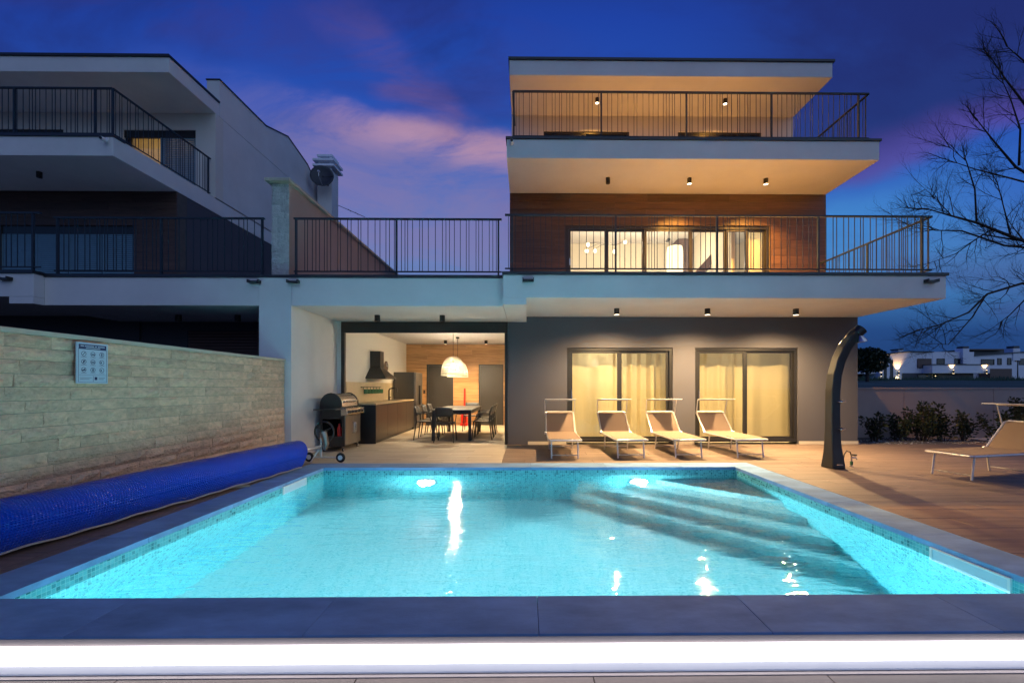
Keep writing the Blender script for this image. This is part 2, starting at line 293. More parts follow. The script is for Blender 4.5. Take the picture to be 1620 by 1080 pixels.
# ------------------------------------------------------------------ mesh building
COL = sc.collection
class MB:
    def __init__(s): s.v = []; s.f = []
    def box(s, x0, x1, y0, y1, z0, z1):
        x0, x1 = sorted((x0, x1)); y0, y1 = sorted((y0, y1)); z0, z1 = sorted((z0, z1))
        b = len(s.v)
        s.v += [(x0,y0,z0),(x1,y0,z0),(x1,y1,z0),(x0,y1,z0),(x0,y0,z1),(x1,y0,z1),(x1,y1,z1),(x0,y1,z1)]
        s.f += [tuple(b+i for i in q) for q in ((3,2,1,0),(4,5,6,7),(0,1,5,4),(1,2,6,5),(2,3,7,6),(3,0,4,7))]
        return s
    def prism(s, pts, a0, a1, axis='x'):
        """polygon pts in the two other axes, extruded along axis from a0 to a1"""
        n = len(pts); b = len(s.v)
        for a in (a0, a1):
            for (p, q) in pts:
                s.v.append({'x': (a, p, q), 'y': (p, a, q), 'z': (p, q, a)}[axis])
        s.f.append(tuple(b+i for i in reversed(range(n)))); s.f.append(tuple(b+n+i for i in range(n)))
        for i in range(n):
            j = (i+1) % n; s.f.append((b+i, b+j, b+n+j, b+n+i))
        return s
    def tube(s, path, r, n=8, cap=True, closed=False, flat=None, rot=0.0):
        """sweep an n-gon (radius r, or a list) along path; flat=(a,b) scales its two axes"""
        path = [Vector(p) for p in path]; k = len(path); b0 = len(s.v)
        rs = r if isinstance(r, (list, tuple)) else [r]*k
        up = None
        for i, p in enumerate(path):
            if closed: t = path[(i+1) % k] - path[i-1]
            else: t = path[min(i+1, k-1)] - path[max(i-1, 0)]
            t.normalize()
            if up is None:
                up = Vector((0, 0, 1)) if abs(t.z) < .9 else Vector((0, 1, 0))
            u = up - t*up.dot(t); u.normalize(); w = t.cross(u); up = u
            for q in range(n):
                a = 2*math.pi*q/n + rot
                fa, fb = flat or (1, 1)
                s.v.append(tuple(p + u*math.cos(a)*rs[i]*fa + w*math.sin(a)*rs[i]*fb))
        m = k if closed else k-1
        for i in range(m):
            for q in range(n):
                a = b0+i*n+q; b = b0+i*n+(q+1) % n; c = b0+((i+1) % k)*n+(q+1) % n; d = b0+((i+1) % k)*n+q
                s.f.append((a, b, c, d))
        if cap and not closed:
            s.f.append(tuple(b0+q for q in reversed(range(n)))); s.f.append(tuple(b0+(k-1)*n+q for q in range(n)))
        return s
    def lathe(s, prof, c=(0, 0, 0), n=20, axis='z'):
        b0 = len(s.v)
        for (r, h) in prof:
            for q in range(n):
                a = 2*math.pi*q/n; x, y = r*math.cos(a), r*math.sin(a)
                v = {'z': (x, y, h), 'y': (x, h, y), 'x': (h, x, y)}[axis]
                s.v.append((c[0]+v[0], c[1]+v[1], c[2]+v[2]))
        for i in range(len(prof)-1):
            for q in range(n):
                s.f.append((b0+i*n+q, b0+i*n+(q+1) % n, b0+(i+1)*n+(q+1) % n, b0+(i+1)*n+q))
        s.f.append(tuple(b0+q for q in reversed(range(n)))); s.f.append(tuple(b0+(len(prof)-1)*n+q for q in range(n)))
        return s
    def grid(s, fn, nu, nv):
        b = len(s.v)
        for i in range(nu+1):
            for j in range(nv+1): s.v.append(tuple(fn(i/nu, j/nv)))
        for i in range(nu):
            for j in range(nv):
                a = b+i*(nv+1)+j; s.f.append((a, a+nv+1, a+nv+2, a+1))
        return s
    def quad(s, *p):
        b = len(s.v); s.v += [tuple(q) for q in p]; s.f.append(tuple(range(b, b+len(p)))); return s
    def mesh(s, name, m, smooth=False, recalc=True):
        me = bpy.data.meshes.new(name); me.from_pydata(s.v, [], s.f)
        if recalc:
            bm = bmesh.new(); bm.from_mesh(me); bmesh.ops.recalc_face_normals(bm, faces=bm.faces); bm.to_mesh(me); bm.free()
        uv = me.uv_layers.new(name='UVMap')
        for p in me.polygons:
            n = p.normal; ax = max(range(3), key=lambda k: abs(n[k]))
            for li in p.loop_indices:
                c = me.vertices[me.loops[li].vertex_index].co
                uv.data[li].uv = {0: (c.y, c.z), 1: (c.x, c.z), 2: (c.x, c.y)}[ax]
        if smooth:
            me.shade_smooth(); me.set_sharp_from_angle(angle=R(38))
        me.materials.append(MATS[m]); return me
    def build(s, name, m, parent=None, smooth=False, loc=(0, 0, 0), rz=0, bevel=0, recalc=True):
        o = bpy.data.objects.new(name, s.mesh(name, m, smooth, recalc)); COL.objects.link(o)
        o.location = loc; o.rotation_euler = (0, 0, rz)
        if parent: o.parent = parent
        if bevel:
            bv = o.modifiers.new('bevel', 'BEVEL'); bv.width = bevel; bv.segments = 2; bv.limit_method = 'ANGLE'
        return o
def inst(me, name, parent, loc, rot=(0, 0, 0), scale=(1, 1, 1)):
    o = bpy.data.objects.new(name, me); COL.objects.link(o); o.location = loc; o.rotation_euler = rot; o.scale = scale
    if parent: o.parent = parent
    return o
def tag(o, label=None, cat=None, group=None, kind=None):
    if label: o['label'] = label
    if cat: o['category'] = cat
    if group: o['group'] = group
    if kind: o['kind'] = kind
    return o
def thing(name, label, cat, loc=(0, 0, 0), rz=0, group=None):
    o = bpy.data.objects.new(name, None); COL.objects.link(o); o.location = loc; o.rotation_euler = (0, 0, rz); o.empty_display_size = .1
    return tag(o, label, cat, group)
def struct(name, mb, m, **k): return tag(mb.build(name, m, **k), kind='structure')
def copy_tree(o, parent=None):
    c = o.copy(); COL.objects.link(c); c.parent = parent
    for ch in list(o.children): copy_tree(ch, c)
    return c
def lamp(name, kind, loc, power, col, parent=None, size=.05, spot=None, blend=.5, direction=None):
    l = bpy.data.lights.new(name, kind); l.energy = power; l.color = col
    if kind in ('POINT', 'SPOT'): l.shadow_soft_size = size
    if kind == 'AREA': l.shape = 'DISK'; l.size = size
    if spot: l.spot_size = R(spot); l.spot_blend = blend
    o = bpy.data.objects.new(name, l); COL.objects.link(o); o.location = loc
    if direction: o.rotation_euler = Vector(direction).to_track_quat('-Z', 'Y').to_euler()
    if parent: o.parent = parent
    return o

# ================================================================== GROUND, POOL, DECKS
PX0, PX1, PY0, PY1 = -3.27, 3.40, 2.66, 6.92       # pool, inside faces
WZ, FZ = -.13, -1.45                               # water level, pool floor
CW = .39                                           # coping width
HX0, HX1 = PX0-.2, PX1+.2; HY0, HY1 = PY0-.2, PY1+.2
gz = -.26
mb = MB()
for (a, b, c, d) in ((-400, HX0, -300, 900), (HX1, 400, -300, 900), (HX0, HX1, -300, HY0), (HX0, HX1, HY1, 900)):
    mb.quad((a, c, gz), (b, c, gz), (b, d, gz), (a, d, gz))
struct('ground', mb, 'ground_soil', recalc=False)

pool = bpy.data.objects.new('pool', None); COL.objects.link(pool); tag(pool, kind='structure')
mb = MB(); t = .18
MB().quad((PX0, PY0, FZ), (PX1, PY0, FZ), (PX1, PY1, FZ), (PX0, PY1, FZ)).build('pool_floor', 'mosaic_floor', pool, recalc=False)
mb.quad((PX0, PY1, FZ), (PX1, PY1, FZ), (PX1, PY1, -.045), (PX0, PY1, -.045))
mb.quad((PX0, PY0, FZ), (PX0, PY1, FZ), (PX0, PY1, -.045), (PX0, PY0, -.045))
mb.quad((PX1, PY1, FZ), (PX1, PY0, FZ), (PX1, PY0, -.045), (PX1, PY1, -.045))
mb.quad((PX1, PY0, FZ), (PX0, PY0, FZ), (PX0, PY0, -.045), (PX1, PY0, -.045))
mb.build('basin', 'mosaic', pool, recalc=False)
# corner stair: diagonal treads in the far right corner
SUM = PX1 + PY1
for k, (c, zt) in enumerate(((7.62, -1.19), (8.08, -.93), (8.54, -.68), (9.02, -.42))):
    a = SUM - c
    MB().prism([(PX1-a, PY1-.001), (PX1-.001, PY1-a), (PX1-.001, PY1-.001)], FZ if k == 0 else (-1.19, -.93, -.68)[k-1]-.02, zt, 'z').build('pool_step', 'mosaic_floor', pool, bevel=.012)
# skimmer slots in the side walls
for (sx, y0, y1) in ((PX1-.004, 2.95, 3.55), (PX0+.004, 5.75, 6.35)):
    s = 1 if sx > 0 else -1
    fr = MB().box(sx-.012*s, sx+.02*s, y0, y1, -.175, -.155).box(sx-.012*s, sx+.02*s, y0, y1, -.055, -.04).box(sx-.012*s, sx+.02*s, y0, y0+.02, -.155, -.055).box(sx-.012*s, sx+.02*s, y1-.02, y1, -.155, -.055).build('skimmer_frame', 'white_paint', pool)
    MB().box(sx-.004*s, sx+.02*s, y0+.02, y1-.02, -.155, -.055).build('skimmer_flap', 'paper', fr)
struct('water', MB().box(PX0-.03, PX1+.03, PY0-.03, PY1+.03, FZ-.05, WZ), 'water')

# coping slabs
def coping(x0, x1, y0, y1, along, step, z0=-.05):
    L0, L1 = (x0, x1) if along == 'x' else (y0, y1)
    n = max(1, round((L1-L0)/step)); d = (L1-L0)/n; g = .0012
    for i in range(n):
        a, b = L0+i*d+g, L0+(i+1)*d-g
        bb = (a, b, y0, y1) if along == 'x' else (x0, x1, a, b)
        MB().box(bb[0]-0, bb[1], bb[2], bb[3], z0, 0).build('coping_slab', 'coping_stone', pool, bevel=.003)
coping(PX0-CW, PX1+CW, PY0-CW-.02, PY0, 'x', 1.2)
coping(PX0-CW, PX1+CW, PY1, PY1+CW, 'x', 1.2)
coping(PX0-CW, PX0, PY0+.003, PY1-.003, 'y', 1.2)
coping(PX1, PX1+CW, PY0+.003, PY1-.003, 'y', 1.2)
FYF = PY0-CW-.02                                    # front edge of the coping
fe = MB()
fe.box(PX0-CW, PX1+CW, FYF-.004, FYF+.02, -.049, -.012).build('coping_fascia', 'coping_edge', pool)
MB().box(PX0-CW, PX1+CW, FYF+.06, PY0-.03, gz+.02, -.052).build('front_upstand', 'white_paint', pool)
led = tag(MB().box(PX0-CW, PX1+CW, FYF-.020, FYF+.058, -.138, -.053).build('light_strip', 'led_white', None), 'long glowing white light strip under the front pool edge', 'light strip')
MB().prism([(FYF+.058, -.168), (FYF-.052, -.168), (FYF-.048, -.162), (FYF-.021, -.140), (FYF+.058, -.140)], PX0-CW, PX1+CW, 'x').build('mounting_rail', 'white_paint', led)

# tiles of the decks
def tiles(parent, m, x0, x1, y0, y1, lw, lh, ztop, th=.03, seed=1, stagger=True, along='x', gap=.004):
    rnd = random.Random(seed); cache = {}
    U0, U1, V0, V1 = (x0, x1, y0, y1) if along == 'x' else (y0, y1, x0, x1)
    v = V0; r = 0
    while v < V1-.02:
        ve = min(v+lh, V1); u = U0; first = True
        while u < U1-.02:
            l = lw*((.33, .66, 1.0)[r % 3] if first and stagger else 1.0)
            ue = min(u+l, U1); first = False
            key = (round(ue-u, 3), round(ve-v, 3))
            if key not in cache:
                hx, hy = (ue-u)/2-gap/2, (ve-v)/2-gap/2
                if along == 'y': hx, hy = hy, hx
                b = .0025
                q = MB(); q.box(-hx, hx, -hy, hy, -th, -b)
                n = len(q.v); q.v += [(-hx+b, -hy+b, 0), (hx-b, -hy+b, 0), (hx-b, hy-b, 0), (-hx+b, hy-b, 0)]
                q.f.pop(1); q.f += [(n, n+1, n+2, n+3), (4, 5, n+1, n), (5, 6, n+2, n+1), (6, 7, n+3, n+2), (7, 4, n, n+3)]
                cache[key] = q.mesh('tile', m)
            cu, cv = (u+ue)/2, (v+ve)/2
            x, y = (cu, cv) if along == 'x' else (cv, cu)
            inst(cache[key], 'tile', parent, (x, y, ztop + rnd.uniform(-.0006, .0006)))
            u = ue
        v = ve; r += 1
OUTL = -4.26
HF = 9.65                                           # ground floor facade line
DX1 = 11.5
terrace = struct('terrace', MB().box(OUTL, DX1, PY1+CW+.004, HF+5.2, gz+.01, -.034), 'grout')
tiles(terrace, 'concrete_tile', OUTL, -.43, PY1+CW+.004, HF-.0, 1.2, .30, 0, seed=2)
tiles(terrace, 'deck_tile', -.43, DX1, PY1+CW+.004, HF, 1.2, .30, 0, seed=3)
side_r = struct('pool_deck', MB().box(PX1+CW+.004, DX1, .2, PY1+CW, gz+.01, -.034), 'grout')
tiles(side_r, 'deck_tile', PX1+CW+.004, DX1-.9, 1.2, PY1+CW, 1.2, .30, 0, seed=4)
side_l = struct('side_path', MB().box(-4.36, PX0-CW-.004, .2, PY1+CW, gz+.01, -.034), 'grout')
tiles(side_l, 'deck_tile', -4.36, PX0-CW-.004, 1.4, PY1+CW, 1.2, .30, 0, seed=5, along='y')
front = struct('front_deck', MB().box(PX0-CW-.8, PX1+CW+.003, -2.0, FYF+.018, gz+.005, -.206), 'grout')
MB().box(PX0-CW, PX1+CW, FYF-.075, FYF+.015, -.20, -.172).build('pebble_strip', 'coping_edge', front)
tiles(front, 'deck_tile', PX0-CW-.8, PX1+CW, FYF-.078-.15*6, FYF-.078, 1.2, .15, -.174, seed=6)
# kitchen floor
kfloor = struct('kitchen_floor', MB().box(-4.1, -.45, HF+.002, 14.6, -.033, -.032+.001), 'grout')
tiles(kfloor, 'concrete_tile', -4.09, -.46, HF+.004, 14.58, 1.2, .30, 0, seed=7)

# gravel bed, field behind, boundary wall
BW = 11.2
gb = struct('gravel_bed', MB().box(7.57, 24, HF+.004, BW, gz+.01, -.05), 'gravel')
rnd = random.Random(9); pm = MB()
for i in range(2600):
    x = rnd.uniform(7.6, 16.5); y = rnd.uniform(HF+.02, BW-.1); r = rnd.uniform(.015, .04)
    b = len(pm.v); h = r*rnd.uniform(.5, .8); a0 = rnd.random()*6
    pm.v += [(x, y, -.05+h)] + [(x+r*math.cos(a0+k*1.257)*rnd.uniform(.8, 1.2), y+r*math.sin(a0+k*1.257), -.05+.2*h) for k in range(5)]
    pm.f += [(b, b+1+k, b+1+(k+1) % 5) for k in range(5)]
tag(pm.build('pebbles', 'pebble', gb, recalc=False), kind='stuff')
bw = thing('boundary_wall', 'low brown rendered garden wall behind the row of bushes', 'wall', (7.6, BW, 0))
x = 0
for k in range(8):
    MB().box(x+.004, x+2.396, 0, .22, gz+.02, 1.24).build('wall_panel', 'block_wall', bw, bevel=.006); x += 2.4
MB().box(-.02, x+.02, -.02, .24, 1.24, 1.285).build('wall_cap', 'block_wall', bw, bevel=.006)
fm = MB()
def fld(u, v):
    X = 6 + u*190; Y = BW+.3 + v*v*140
    z = 1.15 + 1.05*min(1, (Y-BW)/48) + .12*math.sin(X*.21+Y*.13)*min(1, v*3) + .10*math.sin(X*1.1)*v
    return (X, Y, z)
fm.grid(fld, 60, 30)
struct('field', fm, 'field_grass', smooth=True)

# ================================================================== HOUSES (mirror-image pair)
AX = -4.55
XL, XR = -.42, 7.55
G_Y, A_Y, B_Y = HF, 10.7, 12.0                      # wall planes of the three floors
S1, S2, S3 = 7.60, 9.05, 10.45                      # front edges of the slabs and the roof
W_Y = 7.77                                          # front edge of the low wing
BACK = 19.0
Z1a, Z1b, Z2a, Z2b, Z3a, Z3b = 2.89, 3.33, 6.15, 6.58, 8.93, 9.33
ZW = 2.77

def bar_mesh(h, m='rail_metal'):
    return MB().box(-.005, .005, -.005, .005, 0, h).mesh('baluster', m)

def frame_rect(mb, axis, p, d, a0, a1, z0, z1, w):
    """rectangular frame in a wall plane; axis x means it runs along x at y=p"""
    def bx(u0, u1, q0, q1):
        if axis == 'x': mb.box(u0, u1, p, p+d, q0, q1)
        else: mb.box(p, p+d, u0, u1, q0, q1)
    bx(a0, a1, z0, z0+w); bx(a0, a1, z1-w, z1); bx(a0, a0+w, z0+w, z1-w); bx(a1-w, a1, z0+w, z1-w)
    return mb

def planks(parent, m, spans, y0, z0, z1, h, th, seed):
    """horizontal boards on a wall; spans(zc0,zc1) gives the free x intervals of a row"""
    rnd = random.Random(seed); z = z0
    while z < z1-.02:
        ze = min(z+h, z1)
        for (a, b) in spans(z, ze):
            x = a
            l = rnd.uniform(.5, 1.9)
            while x < b-.01:
                xe = min(x+l, b)
                if b-xe < .25: xe = b
                e = rnd.uniform(0, .003)
                MB().box(x+.0015, xe-.0015, y0-th-e, y0, z+.002, ze-.002).build('plank', m, parent)
                x = xe; l = rnd.uniform(1.2, 2.3)
        z = ze

def railing(house, name, X, pts, zb, h, post_at, seed, cut=None):
    """guard rail along a polyline in plan; posts, two rails, unevenly spaced balusters"""
    rnd = random.Random(seed)
    r = MB()
    for (a, b) in zip(pts, pts[1:]):
        a3 = Vector((X(a[0]), a[1], 0)); b3 = Vector((X(b[0]), b[1], 0)); d = b3-a3; L = d.length; d.normalize(); nrm = Vector((-d.y, d.x, 0))
        for (za, ta, wa) in ((zb+h-.028, .028, .022), (zb+.085, .022, .012)):
            q = [a3+nrm*wa, b3+nrm*wa, b3-nrm*wa, a3-nrm*wa]
            bb = len(r.v)
            r.v += [(p.x, p.y, za) for p in q] + [(p.x, p.y, za+ta) for p in q]
            r.f += [tuple(bb+i for i in f) for f in ((3,2,1,0),(4,5,6,7),(0,1,5,4),(1,2,6,5),(2,3,7,6),(3,0,4,7))]
    root = r.build(name, 'rail_metal', house)
    bm_ = bar_mesh(h-.135); pm_ = MB().box(-.015, .015, -.02, .02, 0, h-.03).mesh('post', 'rail_metal')
    for (x, y) in post_at:
        if cut and X(x) < cut: continue
        inst(pm_, 'post', root, (X(x), y, zb))
    for (a, b) in zip(pts, pts[1:]):
        a3 = Vector((a[0], a[1], 0)); b3 = Vector((b[0], b[1], 0)); L = (b3-a3).length; s = rnd.uniform(.05, .1)
        while s < L-.03:
            p = a3 + (b3-a3)*(s/L)
            if not (cut and X(p.x) < cut) and all(abs(p.x-q[0])+abs(p.y-q[1]) > .035 for q in post_at):
                inst(bm_, 'baluster', root, (X(p.x), p.y, zb+.107))
            s += rnd.choice((.05, .065, .09, .11, .13, .13))
    return root

def window(house, X, x0, x1, y, z0, z1, cols, w=.06, name='sliding_door', glass='glass', handle=True):
    a, b = sorted((X(x0), X(x1)))
    fr = frame_rect(MB(), 'x', y-.03, .12, a, b, z0, z1, w).build(name, 'dark_frame', house, bevel=.004)
    xs = [x0+w] + list(cols) + [x1-w]
    for i in range(len(xs)-1):
        p0, p1 = sorted((X(xs[i]), X(xs[i+1])))
        o = .0 if i % 2 == 0 else .03
        frame_rect(MB(), 'x', y-.012+o, .04, p0+.002, p1-.002, z0+w+.002, z1-w-.002, .05).build('sash', 'dark_frame', fr)
        MB().box(p0+.052, p1-.052, y+.002+o, y+.010+o, z0+w+.052, z1-w-.052).build('pane', glass, fr)
    if handle:
        hx = X(x0+w+.028)
        MB().box(hx-.012, hx+.012, y-.05, y-.014, 1.0+z0, 1.18+z0).build('handle', 'steel', fr)
    return fr

def wall_with_holes(mb, x0, x1, y0, y1, z0, z1, holes):
    xs = sorted({x0, x1} | {h[0] for h in holes} | {h[1] for h in holes}); 
    for a, b in zip(xs, xs[1:]):
        hs = sorted([(h[2], h[3]) for h in holes if h[0] <= a+1e-6 and h[1] >= b-1e-6])
        z = z0
        for (h0, h1) in hs:
            if h0 > z+1e-6: mb.box(a, b, y0, y1, z, h0)
            z = h1
        if z < z1-1e-6: mb.box(a, b, y0, y1, z, z1)
    return mb

def house(mirror):
    X = (lambda x: 2*AX - x) if mirror else (lambda x: x)
    CUT = -13.0 if mirror else None
    lab = 'dark unlit house with closed roller shutters and a satellite dish' if mirror else 'lit three storey house with wooden cladding and glowing soffits'
    H = thing('house', lab, 'house', (0, 0, 0))
    bx = lambda mb, x0, x1, *r: mb.box(X(x0), X(x1), *r)
    # --- slabs
    m = MB(); bx(m, XL, XR, S1, BACK, Z1a, Z1b-.03)
    m.build('terrace_slab', 'white_render', H, bevel=.008)
    m = MB(); bx(m, XL+.002, XL+.42, S1+.001, G_Y, ZW, Z1a-.001); m.build('downstand_beam', 'white_render', H)
    m = MB(); bx(m, XL-.015, XR+.03, S1-.03, S1+.30, Z1b-.03, Z1b+.02); bx(m, XR-.27, XR+.03, S1+.30, BACK, Z1b-.03, Z1b+.02); m.build('edge_flashing', 'cap_metal', H)
    m = MB(); bx(m, XL+.01, XR-.27, S1+.30, A_Y, Z1b-.03, Z1b-.005); m.build('terrace_floor', 'soffit_render', H)
    m = MB(); bx(m, -4.26, XL-.003, W_Y, 14.9, ZW, Z1b-.05); m.build('wing_slab', 'white_render', H, bevel=.008)
    m = MB(); bx(m, -4.26, XL-.018, W_Y-.025, W_Y+.28, Z1b-.05, Z1b); m.build('wing_flashing', 'cap_metal', H)
    m = MB(); bx(m, XL, XR, S2, BACK, Z2a, Z2b-.03); m.build('balcony_slab', 'white_render', H, bevel=.008)
    m = MB(); bx(m, XL-.02, XR+.03, S2-.03, S2+.26, Z2b-.03, Z2b+.015); bx(m, XR-.23, XR+.03, S2+.26, B_Y, Z2b-.03, Z2b+.015); m.build('edge_flashing', 'cap_metal', H)
    m = MB(); bx(m, XL+.01, XR-.23, S2+.26, B_Y, Z2b-.03, Z2b-.005); m.build('balcony_floor', 'soffit_render', H)
    m = MB(); bx(m, XL, XR, S3, BACK, Z3a, Z3b-.03); m.build('roof_slab', 'white_render', H, bevel=.008)
    m = MB(); bx(m, XL-.025, XR+.04, S3-.04, 12.145, Z3b-.03, Z3b+.025); bx(m, XL+.36, XR+.04, 12.145, BACK, Z3b-.03, Z3b+.025); m.build('roof_edge', 'cap_metal', H)
    # --- walls
    t = .3
    dA = (.92, 3.32, .05, 2.19); dB = (3.83, 6.18, .05, 2.19)
    holes = [(dA[0], dA[1], 0, dA[3]), (dB[0], dB[1], 0, dB[3])]
    if mirror: holes = [(2*AX-b, 2*AX-a, c, d) for a, b, c, d in holes]
    a, b = sorted((X(XL), X(XR)))
    m = wall_with_holes(MB(), a, b, G_Y, G_Y+t, 0 if not mirror else -.2, Z1a-.002, holes)
    m.build('ground_wall', 'taupe_render', H)
    sm = MB()
    for xx in (XL, XR-t):
        sm = MB(); bx(sm, xx, xx+t, G_Y+t+.002, BACK, -.2, Z1a-.002); sm.build('side_wall', 'taupe_render', H)
    sm = MB()
    for xx in (XL+.012, XR-t-.012): bx(sm, xx, xx+t, A_Y+t+.002, BACK, Z1b+.021, Z2a-.002)
    bx(sm, XL+t, XR-t, BACK-t, BACK, -.2, Z1a-.002); bx(sm, XL+t, XR-t, BACK-t, BACK, Z1b, Z2a-.002)
    sm.build('upper_side_wall', 'taupe_render', H)
    # first floor front wall, clad in boards
    wA = (.98, 6.13, Z1b+.022, 5.36)
    if mirror: wA = (XL+1.05, XL+4.35, Z1b+.022, 5.30)
    ha = sorted((X(wA[0]), X(wA[1])))
    m = wall_with_holes(MB(), a+.002, b-.002, A_Y, A_Y+t, Z1b+.021, Z2a-.002, [(ha[0], ha[1], wA[2]-.01, wA[3])])
    cl = m.build('cladding', 'grout', H)
    def spans(z0, z1):
        lo = max(a, CUT) if CUT else a
        if z0 < wA[3]-.001: 
            r = [(lo, ha[0]), (ha[1], b)]
            return [(p, q) for p, q in r if q-p > .05]
        return [(lo, b)]
    planks(cl, 'clad_wood', spans, A_Y, Z1b+.022+(.66), wA[3], .198, .02, 21+mirror)
    planks(cl, 'clad_wood', spans, A_Y, wA[3]+.002, Z2a-.004, .196, .02, 31+mirror)
    planks(cl, 'clad_wood', spans, A_Y, Z1b+.022, Z1b+.68, .22, .02, 41+mirror)
    # second floor front wall
    w2 = [(.48, 2.90, Z2b+.016, 8.50), (4.27, 6.65, Z2b+.016, 8.50)]
    if mirror: w2 = [(XL+.55, XL+2.55, Z2b+.016, 8.46), (XL+4.2, XL+6.4, Z2b+.016, 8.46)]
    hh = [tuple(sorted((X(q[0]), X(q[1])))) + (q[2]-.01, q[3]) for q in w2]
    m = wall_with_holes(MB(), a+.002, b-.002, B_Y, B_Y+t, Z2b+.016, Z3a-.002, hh)
    m.build('top_wall', 'soffit_render', H)
    sm = MB()
    for xx in (XL+.002, XR-t-.002): bx(sm, xx, xx+t, B_Y+t+.002, BACK, Z2b+.016, Z3a-.002)
    bx(sm, XL+t, XR-t, BACK-t, BACK, Z2b, Z3a-.002)
    sm.build('top_side_wall', 'white_render', H)
    # raised parapet following the roof pitch along the inner side
    pts = [(12.15, Z3b-.4), (12.15, 9.96), (14.3, 9.97), (15.6, 10.38), (17.0, 10.08), (BACK, 8.9), (BACK, Z3b-.4)]
    pp = MB().prism([p for p in pts], X(XL-.006), X(XL+.35), 'x'); pp.build('side_parapet', 'white_render', H)
    tp = MB()
    for (p, q) in zip(pts[1:-1], pts[2:-1]):
        tp.prism([(p[0]-.02, p[1]), (q[0], q[1]), (q[0], q[1]+.035), (p[0]-.02, p[1]+.035)], X(XL-.03), X(XL+.37), 'x')
    tp.build('parapet_flashing', 'cap_metal', H)
    # --- openings
    if not mirror:
        for k, q in enumerate((dA, dB)):
            window(H, X, q[0], q[1], G_Y+.06, q[2], q[3], [(q[0]+q[1])/2], .07)
        window(H, X, wA[0], wA[1], A_Y+.05, wA[2], wA[3], [2.02, 2.98, 4.15, 5.05, 5.58], .08)
        for q in w2: window(H, X, *q[:2], B_Y+.06, q[2], q[3], [(q[0]+q[1])/2], .07, glass='dark_glass', handle=False)
        MB().box(XL+.45, dA[0]-.02, G_Y-.012, G_Y, 0.002, .07).build('plinth', 'wall_cap', H)
        MB().box(dB[1]+.02, XR+.01, G_Y-.012, G_Y, 0.002, .07).build('plinth', 'wall_cap', H)
        MB().box(dA[1]+.02, dB[0]-.02, G_Y-.012, G_Y, 0.002, .07).build('plinth', 'wall_cap', H)
    else:
        for (q, y) in ((wA, A_Y), (w2[0], B_Y), (w2[1], B_Y)):
            if X(q[0]) < -13: continue
            n = 4 if q is wA else 2
            lit = q is w2[0]
            fr = window(H, X, q[0], q[1], y+.10, q[2], q[3], [q[0]+(q[1]-q[0])*k/n for k in range(1, n)], .06, 'shutter_window', 'glass' if lit else 'dark_glass', False)
            for k in range(n):
                c0, c1 = sorted((X(q[0]+(q[1]-q[0])*k/n), X(q[0]+(q[1]-q[0])*(k+1)/n)))
                if lit and k == 1: continue
                sh = MB(); z = q[2]+.02
                while z < q[3]-.22:
                    sh.prism([(y+.052, z), (y+.040, z+.004), (y+.040, z+.036), (y+.052, z+.046)], c0+.03, c1-.03, 'x'); z += .05
                tag(sh.build('shutter_slats', 'shutter_grey', fr), kind='stuff')
                MB().box(c0+.002, c0+.03, y+.03, y+.07, q[2], q[3]-.2).build('guide_rail', 'shutter_grey', fr)
            MB().box(*sorted((X(q[0]), X(q[1]))), y+.03, y+.09, q[3]-.2, q[3]-.002).build('shutter_box', 'dark_frame', fr)
            if lit:
                c0, c1 = sorted((X(q[0]+(q[1]-q[0])*.5), X(q[1])))
                MB().grid(lambda u, v: (c0+u*(c1-c0), y+.35+.03*math.sin(u*40), q[2]+v*1.9), 60, 1).build('curtain', 'curtain', fr, smooth=True, recalc=False)
                lamp('room_lamp', 'POINT', ((c0+c1)/2, y+1.4, 7.9), 26, WARM, fr, .1)
    # --- guard rails
    ry = S1+.14
    posts = [(-.26, ry), (1.62, ry), (3.47, ry), (5.33, ry), (7.24, ry), (7.41, 9.2)]
    railing(H, 'terrace_railing', X, [(XL+.03, ry), (7.42, ry), (7.42, A_Y-.02)], Z1b+.02, 1.08, posts, 51+mirror, CUT)
    ry = S2+.13
    posts = [(-.27, ry), (1.61, ry), (3.45, ry), (5.30, ry), (7.20, ry)]
    if not mirror: railing(H, 'balcony_railing', X, [(XL+.13, ry+1.2), (XL+.13, ry), (7.42, ry), (7.42, B_Y-.02)], Z2b+.015, 1.07, posts, 61, CUT)
    else: railing(H, 'balcony_railing', X, [(XL+.13, B_Y-.02), (XL+.13, ry), (7.42, ry)], Z2b+.015, 1.07, [(XL+.13, ry), (XL+.13, B_Y-.1), (XL+.5, ry), (XL+2.2, ry)], 62, CUT)
    ry = W_Y+.13
    railing(H, 'wing_railing', X, [(-4.28, ry), (XL-.04, ry)], Z1b, 1.08, [(-4.24, ry), (-2.40, ry), (-.52, ry)], 71+mirror, CUT)
    # --- rain spouts and small camera
    for (px, y) in ((.03, S1), (7.24, S1), (-4.2, W_Y)):
        xx = X(px)
        if CUT and xx < -11: continue
        MB().box(xx-.10, xx+.10, y-.10, y+.01, 3.17, 3.20).box(xx-.10, xx-.085, y-.10, y+.01, 3.20, 3.225).box(xx+.085, xx+.10, y-.10, y+.01, 3.20, 3.225).build('rain_spout', 'dark_frame', H)
    cx_ = X(XL+.11)
    cb = MB().lathe([(.012, -.10), (.038, -.10), (.042, -.04), (.042, .02), (.02, .04)], (cx_, S2-.05, 6.44), 12, 'y').build('security_camera', 'white_paint', H, smooth=True)
    MB().lathe([(.03, -.11), (.03, -.10)], (cx_, S2-.05, 6.44), 12, 'y').build('lens', 'black_plastic', cb)
    MB().box(cx_-.025, cx_+.025, S2-.02, S2, 6.47, 6.53).build('bracket', 'white_paint', cb)
    return H
H1 = house(0)
H2 = house(1)

